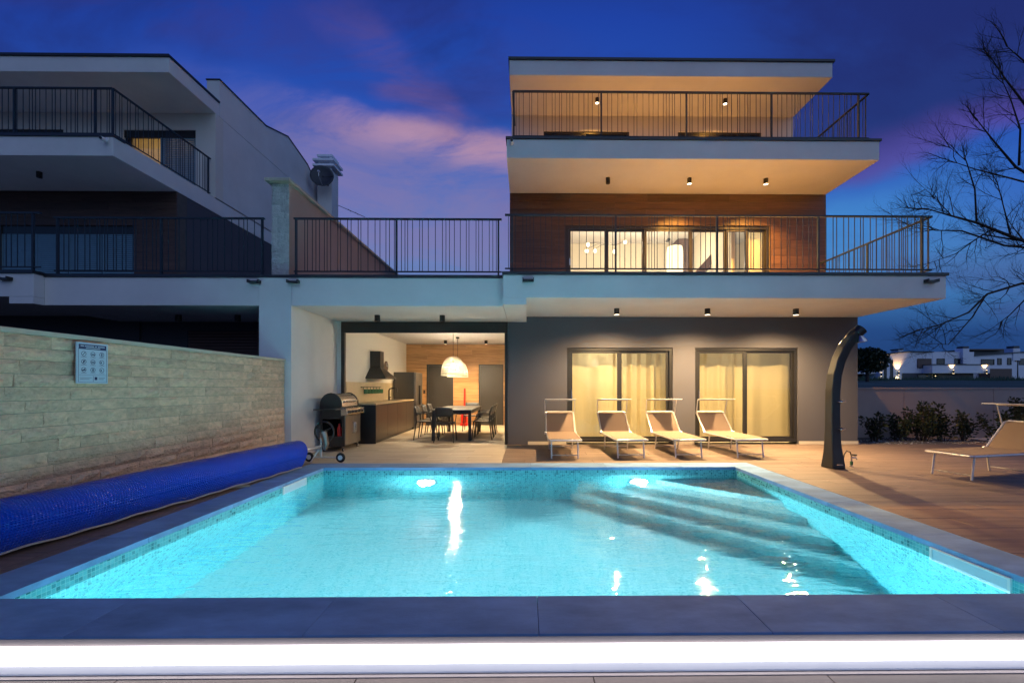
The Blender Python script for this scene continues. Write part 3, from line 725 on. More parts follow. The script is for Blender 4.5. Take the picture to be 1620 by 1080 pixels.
# neighbour: ground floor behind the stone wall - dark wall and a brown roller shutter
sh = MB().box(-8.68, -4.86, 9.7, 9.9, -.2, 2.767).build('back_wall', 'taupe_render', H2)
fr = MB().box(-7.62, -4.9, 9.66, 9.698, 0, 2.56).build('shutter_frame', 'dark_frame', H2)
z = 1.3
slat = MB().prism([(0, 0), (-.022, .006), (-.022, .05), (0, .062)], -1.32, 1.32, 'x').mesh('slat', 'shutter_brown')
while z < 2.5:
    inst(slat, 'slat', fr, (-6.26, 9.659, z)); z += .066

# ---- kitchen wing shell of the lit house
kp = MB(); kp.box(-4.26, -4.10, HF+.06, 14.6, 0, ZW-.002)
kp.build('kitchen_wall', 'interior_white', H1)
MB().box(-4.10, XL, 14.62, 14.8, 0, ZW-.002).build('kitchen_back_wall', 'grout', H1)
kb = MB().box(-4.10, XL-.002, 14.605, 14.618, 0, ZW-.004).build('wood_panelling', 'grout', H1)
DL, DR = (-3.40, -2.50), (-1.63, -.79)
def kspans(z0, z1):
    if z0 < 2.07: return [(-4.1, DL[0]), (DL[1], DR[0]), (DR[1], XL-.003)]
    return [(-4.1, XL-.003)]
planks(kb, 'oak_wood', kspans, 14.605, .0, 2.07, .207, .015, 81)
planks(kb, 'oak_wood', kspans, 14.605, 2.072, ZW-.006, .17, .015, 82)
for (d0, d1), hs in ((DL, .10), (DR, .74)):
    f = frame_rect(MB(), 'x', 14.56, .05, d0, d1, -.05, 2.068, .05).build('interior_door', 'door_grey', H1)
    MB().box(d0+.052, d1-.052, 14.575, 14.60, .01, 2.012).build('door_leaf', 'door_grey', f, bevel=.004)
    hx = d0+hs
    MB().tube([(hx, 14.58, 1.0), (hx, 14.52, 1.0), (hx+(.11 if hs < .5 else -.11), 14.52, 1.0)], .011, 8).build('handle', 'black_plastic', f, smooth=True)
# wall between kitchen and living room, and the dark opening frame
MB().box(XL-.004, XL-.03, HF+.08, 14.6, 0, ZW-.002).build('partition_wall', 'interior_white', H1)
fo = MB().box(-4.17, XL-.003, HF-.02, HF+.06, 2.52, ZW-.003).box(-4.17, -4.09, HF-.02, HF+.06, 0, 2.52).box(XL-.075, XL-.003, HF-.02, HF+.06, 0, 2.52).build('opening_frame', 'dark_frame', H1, bevel=.004)
MB().box(-4.26, -4.17, HF+.001, HF+.058, 0, ZW-.003).build('frame_infill', 'white_render', H1)
MB().box(-4.098, -4.085, HF+.07, 13.1, .93, 1.42).build('splashback', 'splash_tile', H1)
# living room shell on the ground floor and behind the first floor windows
rm = MB()
rm.box(XL+.3, XR-.3, 12.8, 12.9, 0, Z1a-.003)
rm.box(XL+.3, XR-.3, 9.96, 12.8, .001, .006)
rm.build('living_room_shell', 'interior_cream', H1)
MB().box(3.50, 3.62, 9.96, 12.8, .007, Z1a-.003).build('room_divider', 'interior_cream', H1)
r2 = MB()
r2.box(XL+.3, XR-.3, 14.4, 14.5, Z1b, Z2a-.003).box(XL+.303, XL+.34, 11.02, 14.4, Z1b, Z2a-.003).box(XR-.34, XR-.303, 11.02, 14.4, Z1b, Z2a-.003).box(5.45, 5.55, 11.3, 14.4, Z1b, Z2a-.003)
r2.build('upper_room_shell', 'interior_cream', H1)
MB().prism([(11.9, Z1b+.1), (12.1, Z1b+.1), (12.1, Z1b+.1)], 0, 0.001, 'x')
st = MB()
for k in range(10): st.box(3.95+k*.17, 4.17+k*.17, 12.6, 13.5, 3.45+k*.17, 3.51+k*.17)
st.prism([(3.75, 3.34), (4.0, 3.34), (5.45, 4.92), (5.45, 5.22)], 12.52, 12.58, 'y')
st.build('stair_flight', 'far_brown', H1)
MB().box(4.95, 5.44, 13.9, 14.38, Z1b, Z2a-.01).build('stair_wall', 'far_brown', H1)

# curtains: hung inside, not part of the shell
def curtain(x0, x1, y, z0, z1, n, seed, label, amp=.035):
    rnd = random.Random(seed); ph = [rnd.uniform(0, 6) for _ in range(4)]
    def fn(u, v):
        s = u*(x1-x0)
        return (x0+s, y + amp*(math.sin(s*n+ph[0])+.6*math.sin(s*n*.43+ph[1])+.35*math.sin(s*n*2.1+ph[2]))*(1.1-.3*v), z0+v*(z1-z0))
    c = MB().grid(fn, 120, 1).build('curtain', 'curtain', None, smooth=True, recalc=False)
    tag(c, label, 'curtain')
curtain(.75, 2.12, 10.12, .03, 2.5, 10, 1, 'flat sheer curtain with a bright lamp spot showing through')
curtain(2.05, 3.46, 10.16, .03, 2.5, 26, 2, 'pleated yellow curtain beside the lamp-lit sheer one', .05)
curtain(3.66, 5.02, 10.12, .03, 2.5, 18, 3, 'yellow curtain behind the lounger standing farthest from the kitchen')
curtain(4.96, 6.40, 10.16, .03, 2.5, 9, 4, 'smooth dim yellow curtain in the glass door nearest the shower', .03)
curtain(5.60, 6.15, 10.92, Z1b+.02, 5.5, 22, 5, 'narrow pale curtain at the end of the upstairs window', .03)

# ================================================================== WALLS BETWEEN THE HOUSES
def rough_stone(L, Hh, depth, rnd, m, axis):
    """split-face stone: flat back, uneven front face; axis 'x' faces +x (runs along y), 'y' faces -y (runs along x)"""
    nu = max(3, min(10, int(L/.055))); nv = 3
    q = MB()
    def P(u, v, d):
        return (d, u, v) if axis == 'x' else (u, -d, v)
    base = rnd.uniform(.35, 1.0)*depth
    for i in range(nu+1):
        for j in range(nv+1):
            edge = i in (0, nu) or j in (0, nv)
            d = base*(.35 if edge else 1)+rnd.uniform(-.25, .35)*depth*(.5 if edge else 1)
            q.v.append(P(i/nu*L, j/nv*Hh, max(.003, d)))
    for i in range(nu):
        for j in range(nv):
            a = i*(nv+1)+j; q.f.append((a, a+nv+1, a+nv+2, a+1) if axis == 'x' else (a, a+nv+1, a+nv+2, a+1))
    ring = [i*(nv+1) for i in range(nu+1)] + [nu*(nv+1)+j for j in range(1, nv+1)] + [i*(nv+1)+nv for i in range(nu-1, -1, -1)] + [j for j in range(nv-1, 0, -1)]
    b = len(q.v)
    for r_ in ring:
        v = q.v[r_]; q.v.append((-.01, v[1], v[2]) if axis == 'x' else (v[0], .01, v[2]))
    n = len(ring)
    for k in range(n): q.f.append((ring[k], ring[(k+1) % n], b+(k+1) % n, b+k))
    return q.mesh('stone', m)

SWX, SWT = -4.385, 1.76                              # face and height of the long stone wall
sw = thing('stone_wall', 'long pale split-face stone wall beside the rolled pool cover', 'wall')
MB().box(SWX-.28, SWX, .6, W_Y-.004, gz+.02, SWT-.002).build('core', 'mortar', sw)
MB().box(SWX-.30, SWX+.035, .58, W_Y-.006, SWT, SWT+.045).build('wall_cap', 'wall_cap', sw, bevel=.008)
rnd = random.Random(5); z = 0.0; row = 0
hs = [.12, .11, .13, .105, .12, .125, .11, .12, .13, .11, .12, .115, .12, .11, .12, .12]
for h in hs:
    if z > SWT-.03: break
    ze = min(z+h, SWT)
    y = 1.75 + rnd.uniform(-.3, 0)
    while y < W_Y-.03:
        L_ = rnd.choice((.20, .28, .36, .44, .52, .60))
        ye = min(y+L_, W_Y-.012)
        if W_Y-ye < .15: ye = W_Y-.012
        o = inst(rough_stone(ye-y-.004, ze-z-.004, .040, rnd, 'split_stone', 'x'), 'stone', sw, (SWX, y+.002, z+.002))
        y = ye
    z = ze

pw = thing('party_wall', 'tall party wall with pale stone pillar front between the two houses', 'wall')
MB().box(-4.84, -4.26-.002, W_Y+.001, 14.9, gz+.02, 3.28).build('pier', 'white_render', pw)
MB().box(-4.71, -4.39, W_Y+.17, 14.4, 3.283, 5.06).build('upper_wall', 'block_wall', pw)
MB().box(-4.78, -4.32, W_Y+.05, 14.45, 5.06, 5.115).build('coping', 'wall_cap', pw, bevel=.008)
MB().box(-4.86, -4.24, W_Y-.02, W_Y+.165, 3.283, 3.325).build('flashing', 'cap_metal', pw)
rnd = random.Random(6); z = 3.327
while z < 5.05:
    ze = min(z+rnd.choice((.10, .12, .14)), 5.058)
    x = -4.71
    while x < -4.391:
        xe = min(x+rnd.choice((.10, .16, .22)), -4.39)
        if -4.39-xe < .06: xe = -4.39
        inst(rough_stone(xe-x-.003, ze-z-.003, .02, rnd, 'pale_stone', 'y'), 'stone', pw, (x, W_Y+.169, z)); x = xe
    z = ze

# pool rules poster on the stone wall
po = thing('rules_sign', 'white notice with navy heading and nine round pictograms on stone wall', 'sign', (SWX+.056, 4.14, 1.335))
MB().box(0, .012, 0, .305, 0, .40).build('board', 'paper', po, bevel=.002)
q = MB(); e = .0125
def sgn(y0, y1, z0, z1): q.box(e, e+.0012, y0, y1, z0, z1)
sgn(.018, .287, .335, .383)
for (a, b, c, d) in ((.014, .016, .015, .34), (.289, .291, .015, .34), (.014, .291, .013, .015), (.02, .285, .082, .084), (.155, .157, .02, .075)): sgn(a, b, c, d)
for r_ in range(3):
    for c_ in range(3):
        cy0, cz0 = .065+c_*.088, .29-r_*.078
        q.tube([(e+.0006, cy0+.022*math.cos(a*math.pi/9), cz0+.022*math.sin(a*math.pi/9)) for a in range(18)], .0022, 4, closed=True)
        k = r_*3+c_
        if k % 3 == 0: q.prism([(cy0-.013, cz0-.012), (cy0-.009, cz0-.015), (cy0+.014, cz0+.012), (cy0+.010, cz0+.015)], e, e+.001, 'x')
        if k in (1, 4, 6): sgn(cy0-.015, cy0+.015, cz0-.008, cz0+.003)
        if k in (2, 7, 3): sgn(cy0-.005, cy0+.006, cz0-.013, cz0+.013)
        if k in (5, 8): sgn(cy0-.012, cy0, cz0-.009, cz0+.006); 
        sgn(cy0-.026, cy0+.026, cz0-.034, cz0-.031)
sgn(.03, .14, .055, .058); sgn(.03, .12, .04, .043); sgn(.17, .195, .035, .065); sgn(.21, .275, .055, .058); sgn(.21, .26, .04, .044)
q.build('print', 'ink_blue', po)
q = MB(); rr = random.Random(3)
for (y0, y1, z0, z1) in ((.035, .270, .361, .371), (.085, .220, .344, .352)):
    y = y0
    while y < y1:
        w = rr.uniform(.006, .011); q.box(.0138, .0146, y, y+w, z0, z1); y += w+.0025 + (.007 if rr.random() < .15 else 0)
q.build('heading_text', 'paper', po)

# chimney and satellite dish of the dark house
ch = thing('chimney', 'slatted roof chimney stack behind the satellite dish', 'chimney')
c = atY(515, 345, 17.6); cx0, cx1 = c.x-.28, c.x+.30
MB().box(cx0, cx1, 17.5, 18.1, 2.9, 10.15).build('stack', 'white_render', ch)
for k in range(3):
    s = (.14, .14, .02)[k]
    MB().box(cx0-s, cx1+s, 17.5-s, 18.1+s, 10.26+k*.22, 10.34+k*.22).build('cowl_plate', 'far_white', ch)
for k in range(4):
    MB().box((cx0+.02, cx1-.1)[k % 2], (cx0+.1, cx1-.02)[k % 2], (17.52, 18.0)[k//2], (17.6, 18.08)[k//2], 10.15, 10.71).build('cowl_leg', 'far_white', ch)
ds = thing('satellite_dish', 'dark round satellite dish mounted on the chimney', 'dish', tuple(atY(510, 280, 17.0)))
dm = MB(); prof = []
dm.grid(lambda u, v: (.43*u*math.cos(v*2*math.pi), -.0+.10*(u*u)*-1, .43*u*math.sin(v*2*math.pi)), 6, 28)
d_o = dm.build('reflector', 'dish_grey', ds, smooth=True, recalc=False); d_o.rotation_euler = (R(-8), 0, R(14))
sm_ = d_o.modifiers.new('solid', 'SOLIDIFY'); sm_.thickness = .02
MB().tube([(.05, -.08, -.40), (.10, -.5, -.20), (.10, -.52, -.06)], .014, 6).build('feed_arm', 'alu_white', ds)
MB().lathe([(.03, -.05), (.05, 0), (.04, .06)], (.10, -.52, -.04), 10, 'y').build('feed_horn', 'alu_white', ds, smooth=True)
MB().tube([(0, .02, 0), (0, .35, -.1), (0, .52, -.1)], .03, 8).build('mount', 'dish_grey', ds)
an = tag(MB().tube([(c.x+.2, 18.3, 9.05), (c.x+1.35, 18.3, 8.55)], .012, 6).tube([(c.x+.7, 18.15, 8.83), (c.x+.7, 18.45, 8.83)], .008, 5).tube([(c.x+1.0, 18.15, 8.70), (c.x+1.0, 18.45, 8.70)], .008, 5).build('aerial', 'dish_grey'), 'thin slanting aerial rod sticking out beside the chimney', 'aerial')

# ================================================================== LAMPS
def downlight(x, y, ztop, on, label, group, power, h=.13, r=.05, spot=150):
    t = thing('ceiling_spotlight', label, 'spotlight', (x, y, ztop), 0, group)
    n = 20
    q = MB().lathe([(r, -h), (r, -.0), (r*.2, 0)], (0, 0, 0), n)
    q.f.pop(-2)
    q.build('housing', 'dark_frame', t, smooth=True, recalc=False)
    MB().lathe([(r-.003, -h+.003), (r-.003, -h+.007)], (0, 0, 0), n).build('lens', 'spot_face' if on else 'dark_frame', t)
    if on: lamp('beam', 'SPOT', (0, 0, -h-.004), power, WARM if ztop < 5 else (1.0, .46, .08), t, .04, spot, .9, (0, 0, -1))
    return t
for x, w_ in ((1.87, 'nearer the dark house'), (5.27, 'nearer the bare tree')): downlight(x, 11.27, Z3a, True, 'lit cylinder spotlight under the top roof, ' + w_, 'spotlights under the top roof', 620, spot=150)
downlight(1.89, 9.89, Z2a, False, 'unlit cylinder spotlight under the upper balcony', None, 0)
for x, w_ in ((3.79, 'beside the unlit one'), (5.58, 'nearer the bare tree')): downlight(x, 9.89, Z2a, True, 'lit cylinder spotlight under the upper balcony, ' + w_, 'lit spotlights under the upper balcony', 2900, spot=124)
for x, w_ in ((1.83, 'before the first glass door'), (3.68, 'before the wall between the glass doors'), (5.49, 'before the second glass door')): downlight(x, 8.64, Z1a, True, 'lit soffit spotlight ' + w_, 'spotlights above the loungers', 1600, h=.125, r=.055, spot=162)
for x, w_ in ((-3.06, 'nearer the barbecue'), (-1.73, 'nearer the loungers')): downlight(x, 8.78, ZW, False, 'unlit cylinder spotlight above the covered terrace, ' + w_, 'spotlights above the barbecue terrace', 0, h=.125, r=.055)
for x, w_ in ((-2.56, 'nearer the fridge'), (-1.28, 'farther from the fridge')): downlight(x, 13.5, ZW, True, 'lit spotlight on the kitchen ceiling, ' + w_, 'kitchen ceiling spotlights', 600, h=.12, r=.05, spot=140)
for x, w_ in ((-5.9, 'nearer the pillar'), (-7.1, 'farther from the pillar')): downlight(x, 8.78, ZW, False, 'unlit spotlight above the dark roller shutter, ' + w_, 'spotlights above the roller shutter', 0, h=.125, r=.055)
downlight(-11.0, 9.75, Z2a, False, 'unlit spotlight under the balcony of the dark house', None, 0)

# rattan pendant lamps
def pendant(x, y, label):
    t = thing('pendant_lamp', label, 'lamp', (x, y, 1.575))
    r0 = .305
    sh = MB()
    for k in range(16):
        u = k/15; a = u*math.pi*.47
        rr = r0*math.cos(a)**.75 if k else r0
        sh.tube([(rr*math.cos(b*math.pi/14), rr*math.sin(b*math.pi/14), .02+.48*math.sin(a)) for b in range(28)], .0075, 5, closed=True)
    for b in range(44):
        an_ = b*2*math.pi/44; pth = []
        for k in range(9):
            a = k/8*math.pi*.47; rr = r0*math.cos(a)**.75
            pth.append((rr*math.cos(an_), rr*math.sin(an_), .02+.48*math.sin(a)))
        sh.tube(pth, .0045, 4, cap=False)
    sh.build('shade', 'rattan', t)
    MB().lathe([(.004, -.07), (.04, -.055), (.06, 0), (.045, .045), (.02, .07)], (0, 0, .26), 14).build('bulb', 'bulb_warm', t, smooth=True)
    MB().lathe([(.022, 0), (.022, .09)], (0, 0, .33), 12).build('socket', 'black_plastic', t)
    MB().tube([(0, 0, .41), (0, 0, ZW-1.575-.04)], .006, 6).build('cord', 'black_plastic', t)
    MB().lathe([(.05, ZW-1.575-.04), (.05, ZW-1.575)], (0, 0, 0), 16).build('ceiling_rose', 'black_plastic', t)
    lamp('glow', 'POINT', (0, 0, .26), 520, WARM2, t, .07)
pendant(-1.87, 10.9, 'woven dome pendant over the pool end of the dining table')
pendant(-2.03, 12.6, 'woven dome pendant over the far end of the dining table')

# living room lamps (behind the curtains) and upstairs lamps
gl = thing('globe_lamp', 'round lamp glowing through the flat sheer curtain', 'lamp', (1.68, 10.42, 0))
MB().lathe([(.01, -.10), (.07, -.075), (.10, 0), (.07, .075), (.01, .10)], (0, 0, 1.88), 18).build('globe', 'bulb_warm', gl, smooth=True)
MB().tube([(0, 0, .03), (0, 0, 1.78)], .012, 8).build('stand', 'black_plastic', gl)
MB().lathe([(.14, .008), (.14, .03), (.02, .035)], (0, 0, 0), 18).build('base', 'black_plastic', gl)
lamp('glow', 'POINT', (0, .16, 1.9), 22, WARM2, gl, .1)
for x, p_ in ((2.0, 60), (5.0, 46)):
    t = thing('ceiling_lamp', 'ceiling lamp of the curtained room beside the kitchen' if x < 3 else 'ceiling lamp of the curtained room nearest the shower', 'lamp', (x, 11.4, Z1a))
    MB().lathe([(.02, -.09), (.16, -.08), (.18, -.04), (.17, 0)], (0, 0, 0), 20).build('shade', 'bulb_warm', t, smooth=True)
    lamp('glow', 'POINT', (0, 0, -.25), p_, WARM2, t, .15)
cd = thing('chandelier', 'branching chandelier with round bulbs behind the upstairs window', 'chandelier', tuple(atY(962, 388, 12.4)))
MB().tube([(0, 0, .0), (0, 0, 6.15-cd.location.z)], .008, 6).build('stem', 'black_plastic', cd)
for (px, py, oy) in ((930, 387, -.2), (928, 397, .1), (941, 397, .25), (972, 398, -.15), (989, 383, .2)):
    b = atY(px, py, 12.4+oy) - cd.location
    MB().tube([(0, 0, .02), (b.x*.5, b.y*.5, .05), (b.x, b.y, b.z+.05)], .006, 6).build('arm', 'black_plastic', cd, smooth=True)
    MB().lathe([(.01, -.05), (.038, -.035), (.05, 0), (.038, .035), (.01, .05)], tuple(b), 14).build('bulb', 'bulb_warm', cd, smooth=True)
lamp('glow', 'POINT', (0, 0, -.1), 150, WARM2, cd, .25)
tw = thing('paper_floor_lamp', 'tall glowing white floor lamp in the upstairs room', 'lamp', (4.22, 12.1, Z1b))
MB().lathe([(.20, .95), (.22, 1.1), (.22, 1.8), (.20, 1.95)], (0, 0, 0), 20).build('shade', 'lamp_tower', tw, smooth=True)
MB().lathe([(.13, 0), (.13, .03), (.02, .04), (.02, .95)], (0, 0, 0), 16).build('base', 'black_plastic', tw)
lamp('glow', 'POINT', (0, .6, 1.6), 120, WARM2, tw, .2)
lamp('room_lamp', 'POINT', (6.3, 12.2, 5.4), 70, WARM2, H1, .2)
ul = thing('upstairs_spotlight', 'small dark track spotlight hanging in the upstairs room', 'spotlight', tuple(atY(1057, 380, 11.9)))
MB().tube([(0, 0, 0), (0, 0, 6.15-ul.location.z)], .008, 6).build('stem', 'black_plastic', ul)
MB().lathe([(.03, -.08), (.045, -.06), (.045, .07), (.02, .09)], (0, 0, 0), 12, 'y').build('head', 'black_plastic', ul, smooth=True)

# underwater lamps
def pool_lamp(x, label):
    t = thing('pool_light', label, 'pool light', (x, PY1-.003, -.52), 0)
    MB().lathe([(.15, -.03), (.165, -.012), (.165, 0)], (0, 0, 0), 24, 'y').build('rim', 'white_paint', t, smooth=True)
    MB().lathe([(.05, -.056), (.11, -.048), (.138, -.031)], (0, 0, 0), 24, 'y').build('lens', 'pool_lamp_face', t, smooth=True)
    lamp('beam', 'SPOT', (0, -.075, 0), 3900, (.80, .96, 1.0), t, .10, 138, .9, (0, -1, -.16))
    lamp('halo', 'POINT', (0, -.20, 0), 75, (.70, .95, 1.0), t, .06)  # extra point light added off the lens, standing in for the glare around it
pool_lamp(-1.62, 'round underwater light shining near the dining side of the pool')
pool_lamp(1.82, 'round underwater light shining beside the pool steps')

# ================================================================== SUN LOUNGERS
def lounger(loc, rz, label, group=None):
    t = thing('sun_lounger', label, 'sun lounger', loc, rz, group)
    W, S, r = .295, .345, .017
    MB().tube([(-W, 1.30, S), (-W, .03, S), (-W+.03, 0, S), (W-.03, 0, S), (W, .03, S), (W, 1.30, S)], r, 8).build('seat_frame', 'alu_white', t, smooth=True)
    MB().grid(lambda u, v: ((u*2-1)*(W-.004), .012+v*1.27, S+.022-.02*math.sin(v*math.pi)*math.sin(u*math.pi)), 6, 10).build('seat_sling', 'lounger_fabric', t, smooth=True, recalc=False)
    hy, ty, tz = 1.27, 1.68, .74
    bf = MB().tube([(-W-.004, hy, S), (-W-.004, ty, tz), (-W+.03, ty+.02, tz+.02), (W-.03, ty+.02, tz+.02), (W+.004, ty, tz), (W+.004, hy, S)], r, 8).build('back_frame', 'alu_white', t, smooth=True)
    MB().grid(lambda u, v: ((u*2-1)*(W-.008), hy+.01+v*(ty-hy+.01)+.02*math.sin(v*math.pi)*math.sin(u*math.pi), S+.02+v*(tz-S+.006)), 6, 8).build('back_sling', 'lounger_fabric', t, smooth=True, recalc=False)
    for s in (-1, 1):
        MB().lathe([(.028, -.02), (.034, 0), (.028, .02)], (s*(W+.02), hy, S), 12, 'x').build('hinge', 'alu_white', t, smooth=True)
        for (ya, yb) in ((.12, .07), (1.18, 1.24)):
            MB().tube([(s*.24, ya, S-.01), (s*.24, yb, .008)], .014, 8).build('leg', 'alu_white', t, smooth=True)
        MB().tube([(s*(W+.02), ty-.03, tz-.03), (s*(W+.03), ty-.12, 1.02)], .010, 6).build('canopy_arm', 'alu_white', t)
    for (y, z) in ((.078, .07), (1.232, .07)): MB().tube([(-.24, y, z), (.24, y, z)], .009, 6).build('cross_bar', 'alu_white', t)
    MB().tube([(-W-.03, ty-.12, 1.02), (W+.03, ty-.12, 1.02)], .012, 8).build('canopy_bar', 'alu_white', t)
    cf = MB().tube([(-W-.02, ty-.12, 1.035), (-W-.02, ty-.47, 1.045), (W+.02, ty-.47, 1.045), (W+.02, ty-.12, 1.035)], .009, 6).build('canopy_frame', 'alu_white', t)
    MB().grid(lambda u, v: ((u*2-1)*(W+.012), ty-.465+v*.35, 1.052-.010*v-.008*math.sin(u*math.pi)), 6, 3).build('canopy', 'lounger_fabric', t, smooth=True, recalc=False)
    return t
LY = 7.63
lounger((.69, LY, 0), R(-1), 'tan sun lounger beside the grey wall by the dining opening')
lounger((1.90, LY+.03, 0), R(1.5), 'tan sun lounger second from the dining opening, by the first glass door')
lounger((2.96, LY+.05, 0), R(1), 'tan sun lounger before the wall strip between the glass doors')
lounger((4.10, LY+.06, 0), R(2), 'tan sun lounger in front of the second glass door')
lounger((6.04, 6.06, 0), R(-77.5), 'tan sun lounger standing alone sideways past the shower')

# ================================================================== GARDEN SHOWER
sp = atZ(1318, 739.5)
shw = thing('garden_shower', 'tall curved dark solar shower on the wooden deck', 'shower', tuple(sp))
path = [(0, .0), (0, .06), (0, .16), (-.005, .32), (-.008, .55), (-.008, .9), (-.004, 1.25), (.02, 1.5), (.07, 1.72), (.15, 1.92), (.25, 2.08), (.335, 2.175)]
wid = [.172, .165, .150, .128, .115, .110, .108, .107, .105, .103, .100, .098]
MB().tube([(p_[0], p_[0]*-.25, p_[1]) for p_ in path], wid, 4, rot=math.pi/4+R(10), flat=(1.0, 1.0)).build('body', 'black_plastic', shw, bevel=.02)
MB().tube([(.31, -.08, 2.15), (.385, -.10, 2.225)], .088, 16).build('end_cap', 'black_plastic', shw, smooth=True)
MB().tube([(.335, -.12, 2.12), (.36, -.135, 2.03), (.363, -.137, 2.01)], [.025, .075, .075], 16).build('shower_head', 'steel', shw, smooth=True)
for (z, r_) in ((1.07, .025), (.63, .034)):
    k_ = MB().tube([(.03, -.06, z), (.075, -.115, z)], [.016, r_], 12).build('tap_knob', 'steel', shw, smooth=True)
    MB().tube([(.07, -.11, z), (.115, -.125, z+.005)], .008, 6).build('lever', 'steel', k_)
MB().box(-.06, .03, -.178, -.165, .07, .085).build('maker_plate', 'steel', shw)
hp = atZ(1347, 738) - sp
gt = thing('garden_tap', 'small hose tap with green fitting beside the shower foot', 'tap', tuple(atZ(1347, 738)))
MB().lathe([(.03, 0), (.03, .012), (.014, .015), (.014, .17)], (0, 0, 0), 12).build('standpipe', 'steel', gt, smooth=True)
MB().lathe([(.022, .0), (.022, .06)], (0, 0, .03), 12).build('green_sleeve', 'green_glaze', gt)
MB().tube([(0, 0, .15), (.06, -.02, .15), (.075, -.02, .12)], .012, 8).build('spout', 'steel', gt, smooth=True)
MB().lathe([(.01, 0), (.036, .01), (.036, .028), (.01, .034)], (.04, -.01, .175), 12).build('hand_knob', 'black_plastic', gt, smooth=True)
MB().tube([(0, 0, .16), (-.02, 0, .24), (-.08, 0, .26), (-.12, 0, .20), (-.135, .0, .10), (-.20, 0, .07)], .009, 8).build('hose', 'black_plastic', gt, smooth=True)

# ================================================================== POOL COVER REEL
rl = thing('cover_reel', 'rolled blue bubble pool cover on a wheeled white reel', 'pool cover')
A = Vector((-3.64, 6.82, .27)); B = Vector((-4.135, 2.9, .27)); dv = (B-A).normalized(); sd = Vector((-dv.y, dv.x, 0)); 
if sd.x < 0: sd = -sd
rnd = random.Random(4)
nL, nA = 90, 40
def roll(u, v):
    p_ = A.lerp(B, u); a = v*2*math.pi
    rr = .172*(1+.016*math.sin(u*19+a*2)+.012*math.sin(u*47+a*3)+.010*math.sin(u*83-a*5)) + .012*math.sin(a*1.0+u*3)
    d = math.sin(a); sag = .030*max(0, -d)*(1+.5*math.sin(u*11))
    return p_ + sd*math.cos(a)*rr + Vector((0, 0, 1))*(d*rr-sag)
mb = MB().grid(roll, nL, nA)
o = mb.build('cover_roll', 'bubble_cover', rl, smooth=True, recalc=False)
uvl = o.data.uv_layers[0]
for p_ in o.data.polygons:
    k = p_.index; i, j = divmod(k, nA)
    for li, (du, dvv) in zip(p_.loop_indices, ((0, 0), (1, 0), (1, 1), (0, 1))):
        uvl.data[li].uv = ((i+du)/nL*3.95, (j+dvv)/nA*1.29)
for (C, s) in ((A, -1), (B, 1)):
    mb = MB(); ring = [C + sd*math.cos(k*math.pi/10)*.166 + Vector((0, 0, 1))*math.sin(k*math.pi/10)*.166 + dv*s*.004 for k in range(20)]
    mb.quad(*ring); mb.build('roll_end', 'bubble_cover', rl, recalc=False)
# loose outer edge of the cover lying down to the deck
def flap(u, v):
    p_ = A.lerp(B, .01+u*.98); w = .012*math.sin(u*60)+.01*math.sin(u*23)
    a = -.35 - v*.9
    q_ = p_ + sd*(.188*math.cos(a)+v*v*.03) + Vector((0, 0, 1))*(.188*math.sin(a))
    q_.z = max(.012, q_.z - v*.06 + (w if v > .7 else 0)*.4)
    return q_
fo_ = MB().grid(flap, 90, 6).build('loose_edge', 'bubble_cover', rl, smooth=True, recalc=False)
MB().tube([flap(k/60, 1.0)+sd*.012+Vector((0, 0, .004)) for k in range(61)], .009, 6).build('edge_rope', 'alu_white', rl, smooth=True)
ex = A - dv*.62
MB().tube([A+dv*.3, A-dv*.66], .028, 12).build('axle_tube', 'alu_white', rl, smooth=True)
MB().tube([B-dv*.3, B+dv*.30], .028, 12).build('axle_tube', 'alu_white', rl, smooth=True)
def stand(C, hub, full):
    up = Vector((0, 0, 1)); g0 = Vector((C.x, C.y, .085))
    MB().tube([g0, Vector((C.x, C.y, C.z+.20 if full else C.z+.03))], .02, 10).build('upright', 'alu_white', rl, smooth=True)
    l, r_ = g0 - sd*.22, g0 + sd*.36
    MB().tube([l, r_], .014, 8).build('foot_bar', 'alu_white', rl, smooth=True)
    MB().tube([g0-dv*.04+up*.2, g0-sd*.13+dv*.10-up*.07], .009, 6).build('brace', 'alu_white', rl)
    MB().tube([g0+dv*.02+up*.2, g0-sd*.10+dv*.14-up*.07], .009, 6).build('brace', 'alu_white', rl)
    for w_ in (l, r_):
        ty = MB(); ty.tube([w_ + dv*0 + sd*0 + Vector((0, 0, 0)) + (dv*math.cos(k*math.pi/12)*.062*0 + sd*math.cos(k*math.pi/12)*.060 + up*math.sin(k*math.pi/12)*.060) for k in range(24)], .024, 8, closed=True)
        to = ty.build('wheel', 'tyre', rl, smooth=True)
        MB().tube([w_-dv*.018, w_+dv*.018], .042, 16).build('hub', 'white_paint', to)
    if full:
        hc = Vector((C.x, C.y, .52)) - dv*.05 + sd*.03
        hw = MB().tube([hc + sd*math.cos(k*math.pi/16)*.175 + up*math.sin(k*math.pi/16)*.175 for k in range(32)], .017, 8, closed=True).build('hand_wheel', 'black_plastic', rl, smooth=True)
        for a in (0.5, 2.6, 4.7):
            MB().tube([hc, hc+sd*math.cos(a)*.165+up*math.sin(a)*.165], [.022, .014], 8).build('spoke', 'black_plastic', hw)
        MB().tube([hc-dv*.03, hc+dv*.05], .04, 12).build('hub', 'black_plastic', hw, smooth=True)
        MB().tube([hc+dv*.04, hc+dv*.045+sd*.06-up*.2, hc+dv*.04+sd*.02-up*.30], [.06, .05, .04], 10).build('gear_housing', 'dark_steel', rl, smooth=True)
stand(ex, None, True)
stand(B+dv*.26, None, False)

